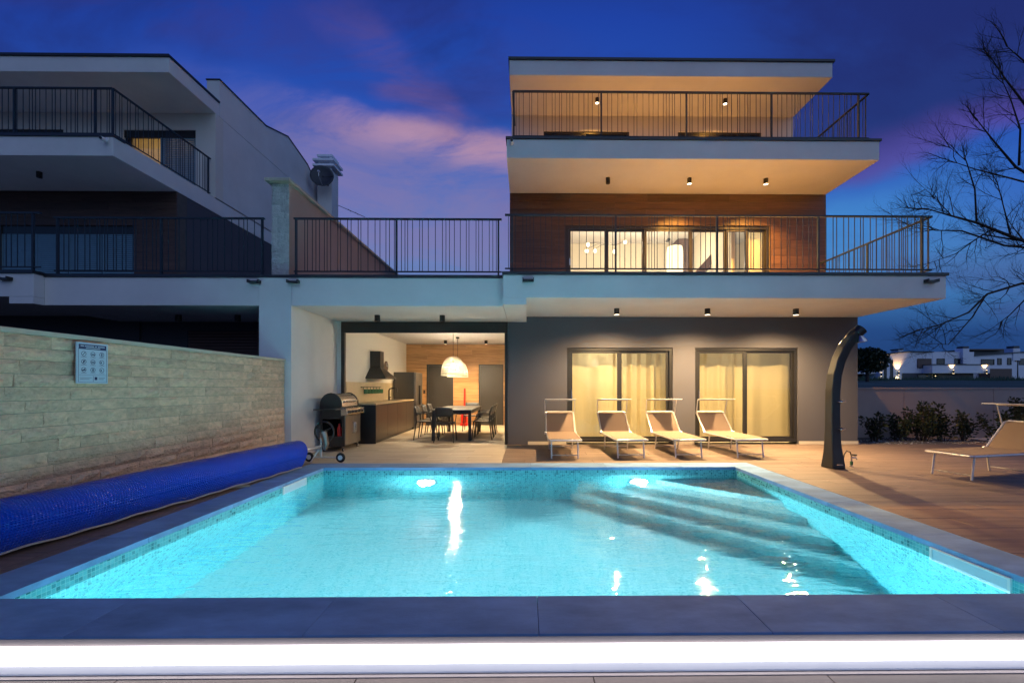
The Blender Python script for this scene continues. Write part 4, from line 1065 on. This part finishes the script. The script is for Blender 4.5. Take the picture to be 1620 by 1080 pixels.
# flat wooden wedge lying by the pool edge
wd = atZ(372, 772)
tag(MB().prism([(-.13, 0), (.16, .03), (.13, .055), (-.12, .06)], .001, .022, 'z').build('wooden_offcut', 'beige_cloth', None, loc=tuple(wd), rz=R(20)), 'small pale wooden offcut lying between cover roll and pool', 'offcut')

# ================================================================== BARBECUE
bq = thing('barbecue_grill', 'black and steel gas barbecue with domed lid by the wall', 'grill', (-4.14, 8.62, 0))
Lg, Dg = .84, .47                                   # length along y, depth along x (front faces +x)
cart = MB().box(0, .03, .02, Lg-.02, .10, .84).box(0, Dg, .0, .02, .10, .30).box(0, .04, .0, .02, .30, .84).box(Dg-.04, Dg, .0, .02, .30, .84).box(.04, Dg-.04, .0, .02, .66, .84).box(0, Dg, Lg-.02, Lg, .10, .84).box(.03, Dg-.02, .02, Lg-.02, .10, .13).build('cart', 'black_plastic', bq)
for k in range(2):
    y0 = .03+k*(Lg/2-.03)
    d = MB().box(Dg-.002, Dg+.016, y0, y0+Lg/2-.035, .12, .72).build('cart_door', 'dark_steel', bq, bevel=.004)
    hy = y0+Lg/2-.075 if k == 0 else y0+.04
    MB().tube([(Dg+.016, hy, .34), (Dg+.05, hy, .35), (Dg+.055, hy, .45), (Dg+.05, hy, .55), (Dg+.016, hy, .56)], .009, 8).build('handle', 'steel', d, smooth=True)
cp = MB().prism([(Dg-.06, .72), (Dg+.07, .735), (Dg+.055, .86), (Dg-.06, .88)], -.01, Lg+.06, 'y').build('control_panel', 'steel', bq, bevel=.005)
for k in range(5):
    c0 = (Dg+.062, .10+k*.165, .795)
    MB().lathe([(.034, 0), (.03, .035), (.026, .038)], c0, 14, 'x').build('knob', 'black_plastic', cp, smooth=True)
MB().box(-.02, Dg-.062, -.01, Lg+.02, .845, .90).build('firebox', 'black_plastic', bq)
prof = [(-.02, .90)] + [(.20-.22*math.cos(a*math.pi/10)*1.0, .93+.24*math.sin(a*math.pi/10)) for a in range(0, 9)] + [(Dg-.055, .99), (Dg-.05, .90)]
MB().prism(prof, .028, Lg-.02, 'y').build('lid', 'steel', bq, smooth=True)
for y0, y1 in ((-.008, .027), (Lg-.019, Lg+.016)):
    MB().prism([(p_[0]*1.02, (p_[1]-.9)*1.05+.9) for p_ in prof], y0, y1, 'y').build('lid_end', 'black_plastic', bq, smooth=True, bevel=.008)
MB().tube([(Dg-.06, .12, 1.0), (Dg+.0, .12, 1.01), (Dg+.0, Lg-.12, 1.01), (Dg-.06, Lg-.12, 1.0)], .012, 8).build('lid_handle', 'steel', bq, smooth=True)
MB().box(-.02, Dg-.06, -.26, -.012, .845, .87).build('side_shelf', 'black_plastic', bq, bevel=.005)
for x in (.05, Dg-.04):
    for y in (.05, Lg-.05):
        cs = MB().tube([(x, y+.033*math.cos(k*math.pi/8)*.9, .034+.033*math.sin(k*math.pi/8)*.9) for k in range(16)], .012, 6, closed=True).build('caster', 'tyre', bq, smooth=True)
        MB().tube([(x-.018, y, .034), (x+.018, y, .034)], .02, 10).build('hub', 'alu_white', cs)
        MB().box(x-.016, x+.016, y-.014, y+.014, .066, .10).build('fork', 'steel', cs)
bt = thing('bottle', 'small bottle with a pale label inside the grill cart', 'bottle', (-3.84, 8.80, .13))
MB().lathe([(.045, .3), (.045, .46), (.02, .52), (.02, .56)], (0, 0, -.14), 12).build('bottle_body', 'red_plastic', bt, smooth=True)
MB().box(-.18, .18, -.1, .3, .0, .16).build('shelf_board', 'far_brown', bq, loc=(.25, .2, .131))

# ================================================================== KITCHEN
KX, KE = -3.45, 13.10
KY = 9.80
kc = thing('kitchen_counter', 'long bronze fronted kitchen counter with pale worktop along the wall', 'counter')
MB().box(-4.084, KX-.02, KY+.025, KE, .08, .885).build('carcass', 'black_plastic', kc)
MB().box(-4.084, KX-.06, KY+.03, KE, 0.001, .079).build('plinth', 'black_plastic', kc)
MB().box(-4.084, KX, KY, KY+.024, 0.001, .889).build('end_panel', 'black_plastic', kc)
n = 4
for k in range(n):
    y0 = KY+.026+(KE-KY-.026)*k/n; y1 = KY+.026+(KE-KY-.026)*(k+1)/n
    MB().box(KX-.019, KX, y0+.003, y1-.003, .082, .865).build('cupboard_door', 'cabinet_brown', kc, bevel=.002)
MB().box(-4.084, KX+.012, KY-.012, KE, .890, .925).build('worktop', 'worktop', kc, bevel=.003)
MB().box(-4.0, -3.6, 11.9, 12.6, .9255, .930).build('sink', 'black_plastic', kc)
tp_ = MB().tube([(-3.93, 12.25, .926), (-3.93, 12.25, 1.20), (-3.91, 12.25, 1.25), (-3.86, 12.25, 1.265), (-3.73, 12.25, 1.265), (-3.70, 12.25, 1.24), (-3.70, 12.25, 1.15)], .018, 10).build('mixer_tap', 'black_plastic', kc, smooth=True)
MB().tube([(-3.93, 12.25, 1.0), (-3.86, 12.21, 1.02)], .010, 8).build('tap_lever', 'black_plastic', tp_)
# mugs on a wall rail
mr_ = tag(MB().tube([(-4.06, 10.55, 1.30), (-4.06, 11.95, 1.30)], .008, 8).build('mug_rail', 'black_plastic'), 'black rail on the beige splashback carrying green mugs', 'rail')
for y in (10.55, 11.95): MB().tube([(-4.086, y, 1.30), (-4.06, y, 1.30)], .008, 6).build('rail_bracket', 'black_plastic', mr_)
for k in range(6):
    y = 10.68+k*.23
    t = thing('mug', 'dark green mug hanging from the kitchen wall rail', 'mug', (-4.03, y, 1.13), 0, 'green mugs on the rail')
    MB().lathe([(.04, 0), (.047, .02), (.048, .11), (.044, .112), (.042, .02), (.01, .015)], (.02, 0, 0), 16).build('cup', 'green_glaze', t, smooth=True)
    MB().tube([(.0, 0, .09), (-.03, 0, .115), (-.032, 0, .16), (-.02, 0, .178)], .007, 6).build('hook_handle', 'green_glaze', t, smooth=True)
tw_ = tag(MB().box(-4.08, -4.05, 12.62, 12.78, .926, 1.22).build('chopping_board', 'beige_cloth', None, bevel=.006), 'pale chopping board leaning by the black tap', 'board')
# hood, clock, fridge
hd = thing('range_hood', 'black pyramid extractor hood on the white kitchen wall', 'hood', (-4.098, 11.35, 0))
MB().box(.002, .27, -.14, .14, 1.80, 2.24).build('flue', 'black_plastic', hd, bevel=.003)
q = MB()
q.v = [(.0, -.45, 1.55), (.5, -.45, 1.55), (.5, .45, 1.55), (.0, .45, 1.55), (.0, -.15, 1.80), (.28, -.15, 1.80), (.28, .15, 1.80), (.0, .15, 1.80)]
q.f = [(3, 2, 1, 0), (4, 5, 6, 7), (0, 1, 5, 4), (1, 2, 6, 5), (2, 3, 7, 6), (3, 0, 4, 7)]
q.build('canopy', 'black_plastic', hd); MB().box(0, .505, -.455, .455, 1.515, 1.549).build('canopy_edge', 'black_plastic', hd)
ck = thing('wall_clock', 'round dark wall clock beside the extractor hood', 'clock', (-4.098, 12.45, 1.90))
MB().lathe([(.15, 0), (.15, .03), (.135, .035)], (0, 0, 0), 28, 'x').build('case', 'far_brown', ck, smooth=True)
MB().box(.036, .04, -.006, .006, 0, .10).box(.036, .04, 0, .07, -.006, .006).build('hands', 'paper', ck)
fg = thing('fridge', 'tall grey steel fridge at the end of the counter', 'fridge', (-4.08, 13.14, 0))
MB().box(0, .62, 0, .82, .02, 1.76).build('cabinet', 'fridge_grey', fg, bevel=.01)
for k, (y0, y1) in enumerate(((.004, .407), (.413, .816))):
    d = MB().box(.624, .68, y0, y1, .06, 1.75).build('door', 'dark_steel', fg, bevel=.012)
    hy = .36 if k == 0 else .46
    MB().box(.682, .71, hy-.012, hy+.012, .75, 1.35).build('handle', 'black_plastic', d, bevel=.004)
for x in (.05, .57): MB().box(x-.03, x+.03, .05, .77, 0, .02).build('foot', 'black_plastic', fg)
MB().box(-4.1, -4.08, 0, 0, 0, 0)
sw_ = tag(MB().box(-3.52, -3.45, 14.577, 14.589, 1.08, 1.20).build('light_switch', 'black_plastic'), 'small black switch on the wood wall beside the left door', 'switch')

# dining table and chairs
TX0, TX1, TY0, TY1 = -2.30, -1.33, 10.32, 12.55
tb = thing('dining_table', 'long black dining table under the woven pendants', 'table', ((TX0+TX1)/2, TY0, 0))
w2_ = (TX1-TX0)/2; l_ = TY1-TY0
MB().box(-w2_, w2_, 0, l_, .725, .752).build('table_top', 'chair_plastic', tb, bevel=.004)
MB().box(-w2_+.03, w2_-.03, .03, .055, .64, .724).box(-w2_+.03, w2_-.03, l_-.055, l_-.03, .64, .724).box(-w2_+.03, -w2_+.055, .055, l_-.055, .64, .724).box(w2_-.055, w2_-.03, .055, l_-.055, .64, .724).build('apron', 'black_plastic', tb)
for x in (-w2_+.01, w2_-.08):
    for y in (.01, l_-.08): MB().box(x, x+.07, y, y+.07, 0, .724).build('leg', 'black_plastic', tb, bevel=.004)
def chair(loc, rz, label, group=None):
    t = thing('dining_chair', label, 'chair', loc, rz, group)          # faces +y
    MB().grid(lambda u, v: ((u*2-1)*(.225-.015*v), -.21+v*.42, .455+.012*(u*2-1)**2-.012*math.sin(v*3.1)), 6, 5).build('seat', 'chair_plastic', t, smooth=True, recalc=False).modifiers.new('s', 'SOLIDIFY').thickness = .022
    MB().grid(lambda u, v: ((u*2-1)*(.215-.01*v), -.215-.07*v+.045*(u*2-1)**2-.02, .60+v*.225-.012*(u*2-1)**2*v), 8, 4).build('backrest', 'chair_plastic', t, smooth=True, recalc=False).modifiers.new('s', 'SOLIDIFY').thickness = .018
    for s in (-1, 1):
        MB().tube([(s*.19, .18, .45), (s*.225, .225, 0)], [.018, .012], 8).build('leg', 'black_plastic', t, smooth=True)
        MB().tube([(s*.205, -.215, .70), (s*.205, -.21, .44), (s*.23, -.27, 0)], [.014, .017, .012], 8).build('leg', 'black_plastic', t, smooth=True)
        MB().tube([(s*.215, -.22, .66), (s*.245, -.05, .655), (s*.235, .10, .64), (s*.20, .16, .45)], .011, 8).build('armrest', 'chair_plastic', t, smooth=True)
chair((-1.93, 10.22, 0), 0, 'black chair at the pool end of the table, its back to the pool')
chair((-1.66, 12.80, 0), R(180), 'black chair at the wood wall end of the table')
for y, w_ in ((10.72, 'nearest the terrace'), (11.42, 'in the middle of three'), (12.12, 'nearest the wood wall')):
    chair((-2.50, y, 0), R(-90), 'black chair on the counter side of the table, ' + w_, 'chairs on the counter side')
    chair((-1.12, y, 0), R(90), 'black chair on the long side away from the counter, ' + w_, 'chairs on the far long side')
vc = thing('stick_vacuum', 'bright red stick vacuum leaning on the wood wall', 'vacuum', (-2.10, 14.42, 0))
MB().tube([(0, -.02, .1), (0, .10, 1.25)], .028, 10).build('tube', 'red_plastic', vc, smooth=True)
MB().box(-.12, .12, -.14, .06, 0.002, .10).build('floor_head', 'red_plastic', vc, bevel=.015)
MB().lathe([(.10, .10), (.115, .14), (.115, .40), (.07, .50)], (0, .0, 0), 16).build('dust_tank', 'red_plastic', vc, smooth=True)

# ================================================================== PLANTING
def bush(x, y, h, w, seed, label):
    rnd = random.Random(seed); t = thing('bush', label, 'bush', (x, y, -.05))
    st = MB(); lf = MB(); tips = []
    for k in range(int(9*w/.5)):
        a = rnd.uniform(0, 6.28); r = w*math.sqrt(rnd.random())*.55; hh = h*rnd.uniform(.55, 1.0)*(1-.35*(r/w))
        p0 = Vector((r*.3*math.cos(a), r*.3*math.sin(a), 0)); p2 = Vector((r*math.cos(a)*1.3, r*math.sin(a)*1.3, hh)); p1 = p0.lerp(p2, .5)+Vector((rnd.uniform(-.05, .05), rnd.uniform(-.05, .05), .03))
        st.tube([p0, p1, p2], [.012, .008, .004], 5); tips.append((p0, p1, p2))
    for (p0, p1, p2) in tips:
        for k in range(int(95*h)):
            s = rnd.uniform(.18, 1.02)
            c = p0.lerp(p1, s*2) if s < .5 else p1.lerp(p2, s*2-1)
            d = Vector((rnd.gauss(0, 1), rnd.gauss(0, 1), rnd.gauss(.35, .6))).normalized()
            L_ = rnd.uniform(.045, .085); u = d.cross(Vector((rnd.random(), rnd.random(), rnd.random()))).normalized()*L_*.34
            c = c + d*rnd.uniform(.0, .10)
            m_ = c+d*L_*.5+Vector((0, 0, -.006))
            lf.quad(c, m_+u, c+d*L_, m_-u)
    st.build('stems', 'bark', t); tag(lf.build('foliage', 'leaf', t, recalc=False), kind='stuff')
bush(*atY(1384, 700, 10.35).xy, .78, .42, 1, 'small bush growing right beside the house corner')
bush(*atY(1418, 700, 10.6).xy, .80, .50, 2, 'rounded bush second from the house corner')
bush(*atY(1458, 700, 10.5).xy, 1.06, .62, 3, 'tallest dark bush in the middle of the garden bed')
bush(*atY(1492, 700, 10.4).xy, .98, .50, 4, 'upright bush beside the tallest dark bush')
bush(*atY(1522, 700, 10.5).xy, .72, .42, 5, 'low sparse bush before the gap in the planting')
bush(*atY(1582, 700, 10.2).xy, .88, .62, 6, 'broad bush behind the head of the single lounger')
bush(*atY(1622, 700, 10.5).xy, 1.22, .60, 7, 'tall bush cut by the picture edge, past the broad bush')

# bare tree
def tree():
    rnd = random.Random(12); t = thing('bare_tree', 'leafless tree with spreading dark branches beyond the garden wall', 'tree', (0, 0, 0))
    TY = 14.6
    w = lambda px, py, dy=0: atY(px, py, TY+dy)
    trunk_p = [w(1790, 625), w(1775, 560, .1), w(1745, 500, .2), w(1725, 430, .2), w(1720, 350, .3), w(1715, 240, .3), w(1700, 120, .2), w(1690, 10, .2), w(1685, -90)]
    trunk_p[0].z = 1.0
    MB().tube(trunk_p, [.42, .36, .32, .27, .22, .17, .12, .08, .04], 12).build('trunk', 'bark', t, smooth=True)
    tw = MB(); lm = MB()
    def grow(p, d, L, r, lev):
        n = 4; pts = [p.copy()]; q = p.copy(); dd = d.copy()
        for k in range(n):
            dd = (dd + Vector((rnd.gauss(0, .16), rnd.gauss(0, .14), rnd.gauss(.05, .15)))).normalized(); q = q+dd*(L/n); pts.append(q.copy())
        (lm if lev == 0 else tw).tube(pts, [r*(1-.72*k/n) for k in range(n+1)], 6 if lev < 2 else 4)
        if lev >= 3 or L < .22: return
        for k in range(1, n+1):
            for s in range(2 if lev < 2 else (1 + (rnd.random() < .6))):
                a = rnd.uniform(.4, 1.0)*rnd.choice((-1, 1))
                ax = Vector((rnd.gauss(0, .45), 1, rnd.gauss(0, .45))).normalized()
                nd = (Matrix.Rotation(a, 3, ax) @ dd).normalized(); nd.z += .12
                grow(pts[k], nd.normalized(), L*rnd.uniform(.42, .66), r*(1-.6*k/n)*.55, lev+1)
    limbs = [
        ([(1725, 430), (1660, 395), (1600, 378), (1545, 352), (1505, 341), (1470, 330)], .15),
        ([(1660, 395), (1600, 384), (1530, 362), (1470, 366), (1440, 360)], .08),
        ([(1610, 380), (1555, 372), (1508, 402), (1465, 422)], .06),
        ([(1735, 470), (1670, 462), (1610, 452), (1560, 466), (1525, 492), (1480, 514), (1455, 524)], .11),
        ([(1560, 466), (1545, 500), (1505, 540), (1470, 545)], .05),
        ([(1640, 455), (1590, 500), (1560, 520)], .05),
        ([(1720, 350), (1665, 300), (1612, 262), (1570, 225), (1545, 190)], .13),
        ([(1612, 262), (1600, 210), (1598, 160), (1590, 120)], .07),
        ([(1720, 300), (1672, 240), (1630, 178), (1585, 130), (1572, 92)], .12),
        ([(1665, 300), (1600, 285), (1545, 262), (1500, 250)], .07),
        ([(1715, 200), (1660, 140), (1625, 95), (1600, 70)], .10),
        ([(1545, 352), (1548, 300), (1530, 255), (1510, 225)], .06),
        ([(1600, 378), (1596, 330), (1580, 290)], .06),
        ([(1505, 341), (1478, 318), (1455, 300)], .03),
    ]
    for pts, r in limbs:
        off = rnd.uniform(-.5, .5); n = len(pts)
        P = [w(a, b, off*min(1, k)) + Vector((rnd.gauss(0, .04), rnd.gauss(0, .1), rnd.gauss(0, .04)))*(k > 0) for k, (a, b) in enumerate(pts)]
        lm.tube(P, [.52*r*(1-.80*k/(n-1)) for k in range(n)], 7)
        for k in range(1, n):
            d = (P[k]-P[k-1]).normalized()
            for s in range(4 if k > 1 else 2):
                a = rnd.uniform(.35, 1.15)*rnd.choice((-1, 1)); ax = Vector((rnd.gauss(0, .4), 1, rnd.gauss(0, .4))).normalized()
                nd = Matrix.Rotation(a, 3, ax) @ d
                grow(P[k-1].lerp(P[k], rnd.random()), nd.normalized(), rnd.uniform(.6, 1.3), max(.012, r*(1-.7*k/(n-1))*.20), 1)
        grow(P[-1], (P[-1]-P[-2]).normalized(), rnd.uniform(.7, 1.1), r*.24, 1)
    lm.build('limbs', 'bark', t, smooth=True); tw.build('twigs', 'bark', t)
tree()
ev = thing('evergreen_tree', 'dark rounded evergreen beyond the boundary wall by the house', 'tree', tuple(atY(1372, 600, 42)))
rnd = random.Random(77); lf = MB()
for k in range(2600):
    d = Vector((rnd.gauss(0, 1), rnd.gauss(0, 1), rnd.gauss(0, 1))).normalized()*rnd.random()**.4
    c = Vector((d.x*2.0, d.y*1.6, 1.9+d.z*1.3)); u = Vector((rnd.gauss(0, 1), rnd.gauss(0, 1), rnd.gauss(0, 1))).normalized()*.14; v = u.cross(Vector((rnd.random(), rnd.random(), 1))).normalized()*.10
    lf.quad(c-u, c+v, c+u, c-v)
tag(lf.build('crown', 'leaf', ev, recalc=False), kind='stuff'); MB().tube([(0, 0, -1.2), (0, 0, 1.6)], [.2, .1], 8).build('trunk', 'bark', ev)

# ================================================================== FAR HOUSES
FY = 60.0
def fp(px, py, Y=FY): return atY(px, py, Y)
def fbox(mb, x0, x1, y0, y1, Y, depth, gz_=None):
    a = fp(x0, y1, Y); b = fp(x1, y0, Y)
    z0 = a.z if gz_ is None else gz_
    mb.box(a.x, b.x, Y, Y+depth, z0, b.z); return mb
def far_window(H, x0, x1, y0, y1, Y, m='far_dark'):
    a = fp(x0, y1, Y-.03); b = fp(x1, y0, Y-.03)
    f = frame_rect(MB(), 'x', Y-.06, .10, a.x, b.x, a.z, b.z, .08).build('window', 'dark_frame', H)
    MB().box(a.x+.08, b.x-.08, Y-.02, Y-.005, a.z+.08, b.z-.08).build('pane', 'dark_glass' if m == 'far_dark' else m, f)
    return f
def sconce(px, py, Y, label, p=120):
    c = fp(px, py, Y-.26)
    t = thing('wall_lamp', label, 'lamp', tuple(c), 0, None)
    MB().lathe([(.09, -.22), (.09, .22)], (0, 0, 0), 12).build('housing', 'dark_frame', t)
    MB().box(-.03, .03, 0, .255, -.05, .05).build('bracket', 'dark_frame', t)
    for s in (-1, 1):
        MB().lathe([(.08, s*.222), (.08, s*.23)], (0, 0, 0), 12).build('lens', 'sconce_face', t)
        lamp('beam', 'SPOT', (0, 0, s*.25), p*5.0, (1, .55, .2), t, .05, 80, .8, (0, .12, s))
Hh = thing('villa', 'low white villa with dark glazed storeys next to the house corner', 'house')
fbox(MB(), 1352, 1391, 565, 571, FY+1, 8).build('roof_slab', 'far_white', Hh); fbox(MB(), 1352, 1391, 588.5, 591, FY+.6, 8).build('floor_slab', 'far_white', Hh)
fbox(MB(), 1352, 1391, 571, 588, FY+4, 5).build('glazed_storey', 'far_dark', Hh); fbox(MB(), 1352, 1391, 591, 604, FY+3, 5, 1.6).build('lower_storey', 'far_brown', Hh)
for x in (1378, 1388.5): fbox(MB(), x, x+1.6, 571, 588.5, FY+1.2, .3).build('post', 'far_white', Hh)
for x in (1364, 1371): far_window(Hh, x, x+5.5, 573, 587, FY+4)
Hh = thing('villa', 'white villa with two slit windows and a brown balcony panel', 'house')
a, b, d_ = fp(1391.5, 602), fp(1475, 557), fp(1391.5, 562); mid = fp(1435, 556.5)
MB().prism([(a.x, 1.6), (b.x, 1.6), (b.x, b.z), (mid.x, mid.z), (a.x, d_.z)], FY, FY+10, 'y').build('wall', 'far_white', Hh)
MB().prism([(a.x-.2, d_.z), (mid.x, mid.z), (b.x+.1, b.z), (b.x+.1, b.z+.12), (mid.x, mid.z+.12), (a.x-.2, d_.z+.12)], FY-.2, FY+10.2, 'y').build('roof', 'far_dark', Hh)
for x in (1398.5, 1408.5): far_window(Hh, x, x+4.2, 569, 601.5, FY)
fbox(MB(), 1452, 1474, 567, 582, FY-.12, .11).build('balcony_panel', 'far_brown', Hh)
fbox(MB(), 1428, 1474.5, 590, 603, FY-.10, .09, 1.7).build('dark_base', 'far_dark', Hh)
far_window(Hh, 1452, 1473, 592, 602, FY-.1)
c = fbox(MB(), 1421, 1429, 553.5, 562, FY+3, 1.2).build('chimney', 'far_white', Hh); fbox(MB(), 1420.5, 1429.5, 551.5, 553.2, FY+2.9, 1.4).build('chimney_cap', 'far_dark', c)
Hh = thing('villa', 'long white villa with two square windows and a wide chimney', 'house')
fbox(MB(), 1475.5, 1541, 556.5, 602, FY+2, 9, 1.6).build('wall', 'far_white', Hh)
fbox(MB(), 1475, 1566, 577.2, 590, FY-1.5, 3.4).build('terrace_parapet', 'far_white', Hh); fbox(MB(), 1475, 1566, 575.8, 577.0, FY-1.6, 3.5).build('terrace_edge', 'far_dark', Hh)
fbox(MB(), 1484, 1540, 590.3, 602, FY-.5, 2.4, 1.7).build('dark_base', 'far_dark', Hh)
for x in (1482, 1510): far_window(Hh, x, x+12.5, 567, 576, FY+2)
c = fbox(MB(), 1523.5, 1533.5, 551, 575, FY+1.6, 1.2).build('chimney', 'far_white', Hh); fbox(MB(), 1524, 1533, 547.5, 550.5, FY+1.7, 1.0).build('chimney_cap', 'far_dark', c)
Hh = thing('villa', 'white villa with a row of dark windows at the far end of the row', 'house')
a, b, d_ = fp(1541.5, 602, FY+2), fp(1640, 556, FY+2), fp(1541.5, 563, FY+2)
MB().prism([(a.x, 1.6), (b.x, 1.6), (b.x, b.z), (a.x, d_.z)], FY+2.1, FY+11, 'y').build('wall', 'far_white', Hh)
MB().prism([(a.x, d_.z), (b.x, b.z), (b.x, b.z+.15), (a.x, d_.z+.15)], FY+1.9, FY+11.1, 'y').build('roof', 'far_dark', Hh)
for (x0, x1, y0, y1) in ((1552, 1573, 568, 577), (1578, 1584.5, 566.5, 577), (1593.5, 1600, 566, 577), (1612, 1630, 567, 577)): far_window(Hh, x0, x1, y0, y1, FY+2.1)
fbox(MB(), 1566.5, 1601, 583, 603, FY+.5, 1.5, 1.7).build('pergola', 'far_brown', Hh)
c = fbox(MB(), 1603, 1614, 551, 570, FY+2, 1.2).build('chimney', 'far_white', Hh); fbox(MB(), 1604, 1613, 547, 550.5, FY+2.1, 1.0).build('chimney_cap', 'far_dark', c)
Hh = thing('villa', 'dark flat roofed villa peeking above the white row', 'house')
fbox(MB(), 1540, 1590, 553, 566, FY+16, 8, 2).build('wall', 'far_dark', Hh); fbox(MB(), 1535, 1592, 551.8, 553.6, FY+15, 10).build('roof', 'far_brown', Hh)
sconce(1394.5, 592, FY, 'lit wall lamp at the corner of the slit window villa', 90)
sconce(1422, 590, FY, 'lit wall lamp beside the slit windows', 120)
sconce(1480, 592, FY-.5, 'lit wall lamp where two white villas meet', 120)
sconce(1508.5, 588, FY-1.5, 'lit wall lamp under the terrace parapet', 110)
sconce(1561, 588, FY-1.5, 'lit wall lamp at the pergola end of the terrace', 110)
sl_ = thing('street_lamp', 'dark slim street lamp before the last white villa', 'lamp post', tuple(fp(1610, 603, 56)))
MB().tube([(0, 0, -.4), (0, 0, 2.6)], [.08, .05], 8).build('pole', 'dark_frame', sl_); MB().box(-.12, .12, -.25, .25, 2.6, 2.75).build('head', 'dark_frame', sl_)
rnd = random.Random(8); sb = MB()
for k in range(5200):
    x = rnd.uniform(30, 76); y = rnd.uniform(44, 57); z = 1.15+1.05*min(1, (y-BW)/48)
    h = rnd.uniform(.12, .55)*(1.3 if math.sin(x*.9)+math.sin(x*.37) > .4 else .7)
    a = rnd.uniform(-.25, .25); w_ = rnd.uniform(.05, .14)
    sb.quad((x-w_, y, z-.05), (x+w_, y, z-.05), (x+a, y+rnd.uniform(-.1, .1), z+h))
tag(sb.build('scrub', 'field_grass', None, recalc=False), 'rough dark scrub and tall grass before the far villas', 'scrub', kind='stuff')
